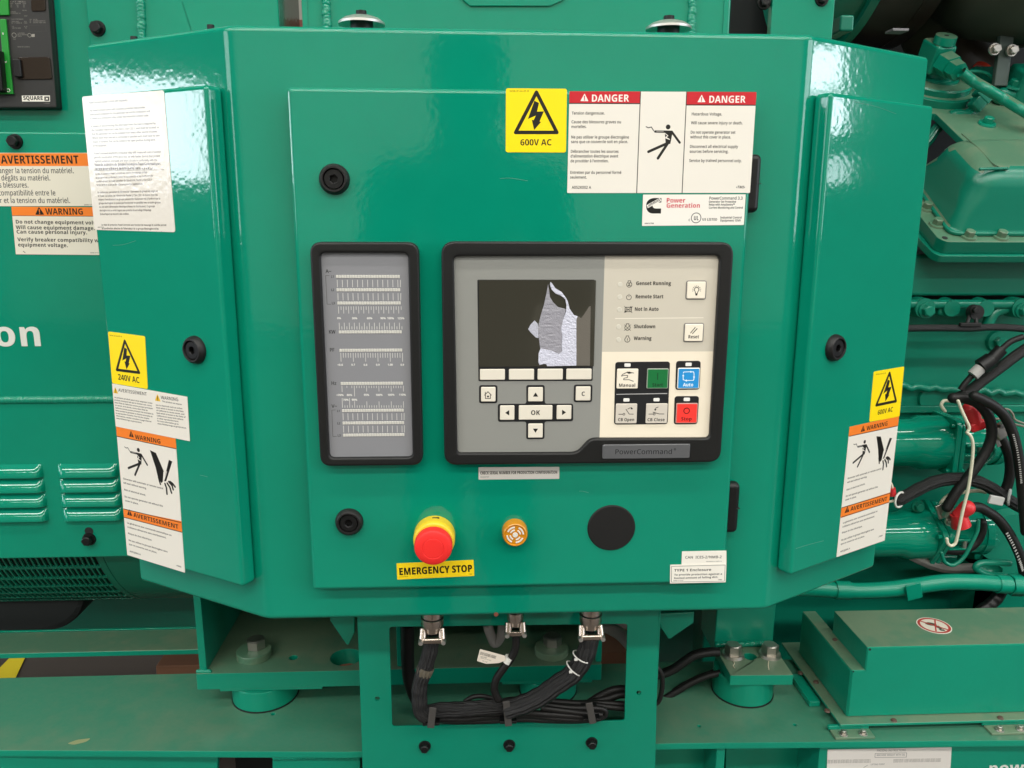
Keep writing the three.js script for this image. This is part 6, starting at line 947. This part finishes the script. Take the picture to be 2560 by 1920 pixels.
{ const t = flex('wiring_harness', 'ribbed black harness crossing between the two starter motors', 'harness', [[0.6134, 0.9557, -0.33], [0.6286, 0.9646, -0.33], [0.6454, 0.9744, -0.33], [0.667, 0.9841, -0.33], [0.6924, 0.9888, -0.33], [0.7186, 0.9876, -0.33], [0.7422, 0.9815, -0.33], [0.7651, 0.9695, -0.33], [0.7851, 0.9558, -0.33], [0.8121, 0.9402, -0.33]], 0.0092, M.braid, 90, { rib: 10, part: 'sleeve' }); part('white_clip', [new THREE.TorusGeometry(0.0115, 0.0022, 8, 24).rotateY(0.9).translate(...[0.787, 0.9593, -0.325]), box(-0.012, 0.012, -0.007, 0.007, -0.003, 0.003, 0.002).rotateZ(-0.2).translate(...[0.7556, 0.9603, -0.31])], S({ color: rgb(0.5, 0.5, 0.48), roughness: 0.5 }), t); part('white_clip', new THREE.TorusGeometry(0.012, 0.0018, 8, 24).rotateY(0.5).translate(...[0.6113, 0.9576, -0.325]), M.white, t); }
{ const t = flex('battery_cable', 'black battery cable leaving the lower starter through a red boot', 'battery cable', [[0.7174, 0.9492, -0.31], [0.7304, 0.9491, -0.31], [0.7443, 0.9422, -0.31], [0.7621, 0.9303, -0.31], [0.7794, 0.9115, -0.31], [0.7937, 0.891, -0.31], [0.8092, 0.8634, -0.31], [0.8176, 0.8392, -0.31]], 0.0076, M.rubber, 80, { part: 'cable' }); boot(t, [0.7111, 0.9485, -0.31], [0.7, 0.9326, -0.315], 0.0118); part('boot_skirt', [bar([0.701, 0.9376, -0.315], [0.7085, 0.9173, -0.315], 0.0115, 20, 0.0145)], M.red, t);
  const pr = S({ color: rgb(0.4, 0.39, 0.37), roughness: 0.6 }); for (let i = 0; i < 17; i++) { const k = i / 16, c = new THREE.CatmullRomCurve3([[0.7726, 0.9101, -0.2985], [0.786, 0.8894, -0.2985], [0.7995, 0.8638, -0.2985], [0.8066, 0.8483, -0.2985]].map(V3)).getPoint(k); part('printed_mark', box(-0.0009, 0.0009, -0.0021, 0.0021, -0.0004, 0.0004, 0).rotateZ(-0.95 + k * 0.5).translate(c.x, c.y, c.z), pr, t); } }
flex('hose', 'black hose curling under the lower starter motor', 'hose', [[0.7102, 0.8611, -0.35], [0.7308, 0.859, -0.35], [0.7504, 0.8639, -0.35], [0.7624, 0.876, -0.35], [0.7677, 0.8934, -0.35], [0.7667, 0.9073, -0.35]], 0.007, M.rubber);
{ const w = (label, pts, r = 0.0024) => flex('white_wire', label, 'wire', pts, r, M.cream, 90, { part: 'wire' }); w('cream wire running down from the upper to the lower starter', [[0.6654, 1.1224, -0.295], [0.6716, 1.11, -0.295], [0.6815, 1.0928, -0.295], [0.6876, 1.0818, -0.295], [0.6874, 1.0771, -0.295], [0.6846, 1.0748, -0.295], [0.6908, 1.0692, -0.295], [0.6961, 1.0582, -0.295], [0.6986, 1.0391, -0.295], [0.6992, 1.0104, -0.295], [0.6986, 0.9846, -0.295], [0.6964, 0.9651, -0.295], [0.6945, 0.9488, -0.295], [0.693, 0.9291, -0.295], [0.6911, 0.9059, -0.295], [0.6892, 0.8959, -0.295], [0.6831, 0.8927, -0.295], [0.6769, 0.8978, -0.295], [0.6753, 0.9045, -0.295]]); w('white wire curving behind the crossing harness', [[0.6927, 0.936, -0.35], [0.6965, 0.9462, -0.35], [0.707, 0.9554, -0.35], [0.7249, 0.9586, -0.35], [0.7494, 0.9617, -0.35], [0.7648, 0.9589, -0.35]], 0.003); w('short white wire looping above the upper starter', [[0.7123, 1.1025, -0.37], [0.7006, 1.1042, -0.37], [0.6907, 1.1043, -0.37], [0.6874, 1.0977, -0.37], [0.6944, 1.0878, -0.37]], 0.0026); }
flex('thin_tube', 'thin green tube looping beside the lower starter motor', 'tube', [[0.735, 0.9262, -0.315], [0.7357, 0.9085, -0.315], [0.7288, 0.8865, -0.315], [0.7187, 0.8628, -0.315], [0.7037, 0.851, -0.315], [0.6899, 0.8565, -0.315], [0.6823, 0.872, -0.315]], 0.003, M.engine, 60, { part: 'tube_body' });
flex('thin_tube', 'thin green tube curving beside the upper starter motor', 'tube', [[0.7759, 1.0299, -0.36], [0.7779, 1.0214, -0.36], [0.7726, 1.0114, -0.36], [0.7623, 1.0014, -0.36]], 0.003, M.engine, 40, { part: 'tube_body' });
{ const t = flex('wiring_harness', 'black braided harness clipped along the engine side under the rail', 'harness', [[0.6052, 1.2171, -0.385], [0.6329, 1.2181, -0.385], [0.6775, 1.2185, -0.385], [0.7267, 1.2178, -0.385], [0.7616, 1.2194, -0.385], [0.797, 1.2182, -0.385], [0.8271, 1.2151, -0.385]], 0.0056, M.braid, 90, { part: 'sleeve' });
  part('p_clip', [cyl(0.0115, 0.0115, 0.012, [0.7386, 1.2422, -0.4], 'z', 28), bar([0.7315, 1.2401, -0.395], [0.7219, 1.2222, -0.385], 0.003, 10), bar([0.7399, 1.2401, -0.395], [0.7378, 1.2236, -0.385], 0.003, 10), box(-0.017, 0.017, -0.003, 0.003, -0.003, 0.003, 0.001).translate(...[0.7241, 1.2243, -0.38])], M.blackMatt, t); part('clip_bolt', bolt(0.0052, [0.7312, 1.2467, -0.386], 'z', 0.3), M.blackMatt, t); }
{ const t = flex('wiring_harness', 'black cable running diagonally with an inline connector', 'harness', [[0.815, 1.1957, -0.36], [0.7923, 1.1794, -0.36], [0.7673, 1.1589, -0.36], [0.7421, 1.1384, -0.36], [0.7195, 1.1191, -0.36], [0.7038, 1.1108, -0.36]], 0.0085, M.braid, 60, { part: 'sleeve' });
  part('branch', tube([[0.7943, 1.2088, -0.355], [0.776, 1.2014, -0.355], [0.7625, 1.1892, -0.355]], 0.0045, 30, 10), M.rubber, t); part('branch', tube([[0.7222, 1.1492, -0.355], [0.7115, 1.1355, -0.355], [0.7058, 1.1258, -0.355]], 0.0048, 30, 10), M.rubber, t);
  part('connector', [bar([0.759, 1.1901, -0.35], [0.7448, 1.1732, -0.35], 0.0095, 20), bar([0.7461, 1.1739, -0.35], [0.7297, 1.1624, -0.35], 0.0125, 6)], M.black, t); part('tape_flag', bar([0.7299, 1.1611, -0.35], [0.719, 1.1495, -0.35], 0.009, 16), S({ color: rgb(0.4, 0.39, 0.37), roughness: 0.5 }), t); }
{ const t = flex('coolant_pipe', 'green pipe with clamps running behind the junction box', 'pipe', [[0.4469, 0.8252, -0.3], [0.4764, 0.8233, -0.3], [0.511, 0.82, -0.3], [0.5505, 0.8178, -0.3], [0.5997, 0.8195, -0.3], [0.6363, 0.8239, -0.3], [0.6853, 0.8295, -0.3], [0.7352, 0.8285, -0.3], [0.7732, 0.8251, -0.3]], 0.0125, M.paintRough, 80, { part: 'pipe' });
  for (const [a, b, r, n] of [[[0.5085, 0.8203, -0.3], [0.5332, 0.8187, -0.3], 0.0142, 28], [[0.7682, 0.825, -0.3], [0.7884, 0.8235, -0.3], 0.0142, 28], [[0.7897, 0.8235, -0.3], [0.8087, 0.8221, -0.3], 0.0175, 6]]) part('collar', bar(a, b, r, n), M.paintRough, t);
  part('tab', box(-0.012, 0.012, -0.013, 0.013, -0.0015, 0.0015, 0.001).rotateZ(0.25).translate(...[0.6263, 0.8231, -0.284]), M.paintRough, t); }
flex('thin_tube', 'thin green tube bending above the coolant pipe end', 'tube', [[0.8057, 0.8458, -0.33], [0.7775, 0.8469, -0.33], [0.7573, 0.8454, -0.33], [0.7517, 0.8389, -0.33], [0.7618, 0.8307, -0.33], [0.7804, 0.8249, -0.33], [0.8011, 0.824, -0.33]], 0.0055, M.engine, 50, { part: 'tube_body' });
flex('woven_cable', 'twisted brown-grey cable passing under the lower starter motor', 'cable', [[0.6483, 0.8538, -0.36], [0.6703, 0.8426, -0.36], [0.695, 0.8313, -0.36], [0.7192, 0.8248, -0.36], [0.7428, 0.8233, -0.36], [0.7689, 0.8239, -0.36]], 0.0072, M.strap, 60, { rib: 6, part: 'braid' });
flex('woven_cable', 'dark twisted cables dropping behind the junction box', 'cable', [[0.7847, 0.808, -0.31], [0.7811, 0.7974, -0.31], [0.7702, 0.7843, -0.31], [0.7564, 0.7739, -0.31]], 0.009, M.black, 40, { rib: 5, part: 'braid' });

{ const g = S({ color: rgb(0.2, 0.19, 0.15), roughness: 0.5 });
  const w = (label, pts, r, z) => flex('thin_wire', label, 'wire', pts, r, g, 60, { part: 'wire' });
  w('thin grey wire looping at the right edge over the upper starter', [[0.7592, 1.098, -0.36], [0.7762, 1.0938, -0.36], [0.7913, 1.092, -0.36], [0.799, 1.0845, -0.36], [0.8035, 1.0762, -0.36], [0.8211, 1.0686, -0.36]], 0.0017); w('thin grey wire running straight to the right edge by the upper starter', [[0.7714, 1.0747, -0.37], [0.789, 1.0737, -0.37], [0.8067, 1.0669, -0.37], [0.8292, 1.0613, -0.37]], 0.0019);
  const c = thing('cable_clamp', 'bright steel clamp holding the hose right of the upper starter', 'clamp'); part('band', [box(-0.013, 0.013, -0.011, 0.011, -0.008, 0.008, 0.004).rotateZ(0.6).translate(...[0.7609, 1.0673, -0.328])], M.zinc, c); part('screw', cyl(0.0045, 0.004, 0.008, [0.753, 1.0778, -0.322], 'z', 12), M.zinc, c); part('tail', box(-0.003, 0.003, -0.013, 0.013, -0.001, 0.001, 0.0006).rotateZ(0.5).translate(...[0.7535, 1.0536, -0.325]), M.zinc, c);
  const l = thing('cable_lug', 'steel cable lugs above the lower starter terminal', 'cable lug'); part('barrel', bar([0.6936, 0.9413, -0.325], [0.6917, 0.9284, -0.33], 0.0075, 16), M.zinc, l); part('plate', box(-0.010, 0.010, -0.012, 0.012, -0.002, 0.002, 0.001).rotateZ(0.4).translate(...[0.6889, 0.935, -0.335]), M.zinc, l); part('nut', bolt(0.0065, [0.6993, 0.9198, -0.33], 'z', 0.4, 1.4), M.zinc, l);
  const r = thing('cable_tail', 'cream wires with a red sleeve behind the right side cover', 'wire'); part('wire', tube([[0.5886, 0.9901, -0.33], [0.5976, 0.9817, -0.33], [0.6021, 0.97, -0.33], [0.609, 0.9582, -0.33], [0.6136, 0.9531, -0.33]], 0.0021, 30, 8), M.cream, r); part('wire', tube([[0.5894, 0.9518, -0.33], [0.6006, 0.9533, -0.33], [0.6117, 0.9557, -0.33]], 0.0021, 20, 8), M.cream, r); part('sleeve', bar([0.5986, 0.975, -0.33], [0.6012, 0.9633, -0.33], 0.006, 14), M.red, r);
  const k = thing('cable_bolt', 'green bolts on the casting between the starter motors', 'bolt'); part('bolt_head', bolt(0.0072, [0.6681, 0.9296, -0.37], 'z', 0.3, 1.5), M.engine, k);
  const pr = S({ color: rgb(0.35, 0.34, 0.32), roughness: 0.6 }), q = thing('cable_print', 'pale printed lettering on the cable at the right edge', 'print'); const cv = new THREE.CatmullRomCurve3([[0.7512, 1.0791, -0.2915], [0.763, 1.0506, -0.2915], [0.7738, 1.0138, -0.2915], [0.7804, 0.9847, -0.2915]].map(V3));
  for (let i = 0; i < 24; i++) { const p = cv.getPoint(0.1 + i * 0.034); part('printed_mark', box(-0.0015, 0.0015, -0.0007, 0.0007, -0.0003, 0.0003, 0).rotateZ(0.2).translate(p.x, p.y, p.z), pr, q); } }

// ---------------------------------------------------------------- the photographer, seen only mirrored in the paint
{
  const mc = new MarchingCubes(72, M.black, false, false, 200000), S2 = 1.0, cy = 0.9, cz = 1.18, cx = -0.06, f = mc.field, n = 72;
  const bones = [[[0, 1.67, 0], [0, 1.75, 0.01], 0.088, 0.098], [[0, 1.52, 0.02], [0, 1.62, 0.01], 0.06, 0.058], [[0, 1.0, 0.05], [0, 1.25, 0.04], 0.15, 0.155], [[0, 1.25, 0.04], [0, 1.44, 0.03], 0.155, 0.13], [[-0.17, 1.45, 0.03], [0.17, 1.45, 0.03], 0.065, 0.065],
    [[-0.19, 1.44, 0.03], [-0.25, 1.2, 0], 0.055, 0.045], [[-0.25, 1.2, 0], [-0.1, 1.32, -0.25], 0.042, 0.032], [[0.19, 1.44, 0.03], [0.25, 1.2, 0], 0.055, 0.045], [[0.25, 1.2, 0], [0.1, 1.32, -0.25], 0.042, 0.032], [[-0.09, 0.95, 0.05], [-0.1, 0.5, 0.03], 0.095, 0.062], [[-0.1, 0.5, 0.03], [-0.11, 0.08, 0.06], 0.06, 0.042], [[0.09, 0.95, 0.05], [0.1, 0.5, 0.03], 0.095, 0.062], [[0.1, 0.5, 0.03], [0.11, 0.08, 0.06], 0.06, 0.042], [[-0.11, 0.05, 0.06], [-0.12, 0.04, -0.12], 0.045, 0.035], [[0.11, 0.05, 0.06], [0.12, 0.04, -0.12], 0.045, 0.035]];
  const p = new THREE.Vector3(), a = new THREE.Vector3(), ab = new THREE.Vector3();
  for (let k = 0; k < n; k++) for (let j = 0; j < n; j++) for (let i = 0; i < n; i++) {
    p.set((i / (n / 2) - 1), (j / (n / 2) - 1) + cy, (k / (n / 2) - 1)); let d = 0;
    for (const [A, B, r0, r1] of bones) { a.set(...A); ab.set(...B).sub(a); const h = Math.min(1, Math.max(0, p.clone().sub(a).dot(ab) / ab.lengthSq())); const q = p.distanceTo(a.addScaledVector(ab, h)) - (r0 + (r1 - r0) * h); d += Math.exp(-q * 45); }
    f[i + j * n + k * n * n] = Math.log(d) / 45;
  }
  mc.isolation = 0; mc.update();
  const g = new THREE.BufferGeometry(); g.setAttribute('position', new THREE.BufferAttribute(mc.positionArray.slice(0, mc.count * 3), 3)); g.setAttribute('normal', new THREE.BufferAttribute(mc.normalArray.slice(0, mc.count * 3), 3));
  g.translate(cx, cy, cz); const t = thing('person', 'person in dark clothes standing at the cabinet holding a phone', 'person');
  part('body', g, S({ color: rgb(0.03, 0.032, 0.04), roughness: 0.8 }), t);
  part('phone', box(cx - 0.075, cx + 0.075, 1.36, 1.43, cz - 0.285, cz - 0.276, 0.003), M.black, t);
}

// ---------------------------------------------------------------- every thing's group stands at the foot of the thing
scene.updateMatrixWorld(true);
for (const o of scene.children) {
  if (!o.isGroup) continue;
  const b = new THREE.Box3().setFromObject(o), c = b.getCenter(new THREE.Vector3()); c.y = b.min.y;
  for (const m of o.children) m.position.sub(c);
  o.position.copy(c);
}
for (const o of scene.children) if (o.userData.group === undefined) delete o.userData.group;
renderer.render(scene, camera);
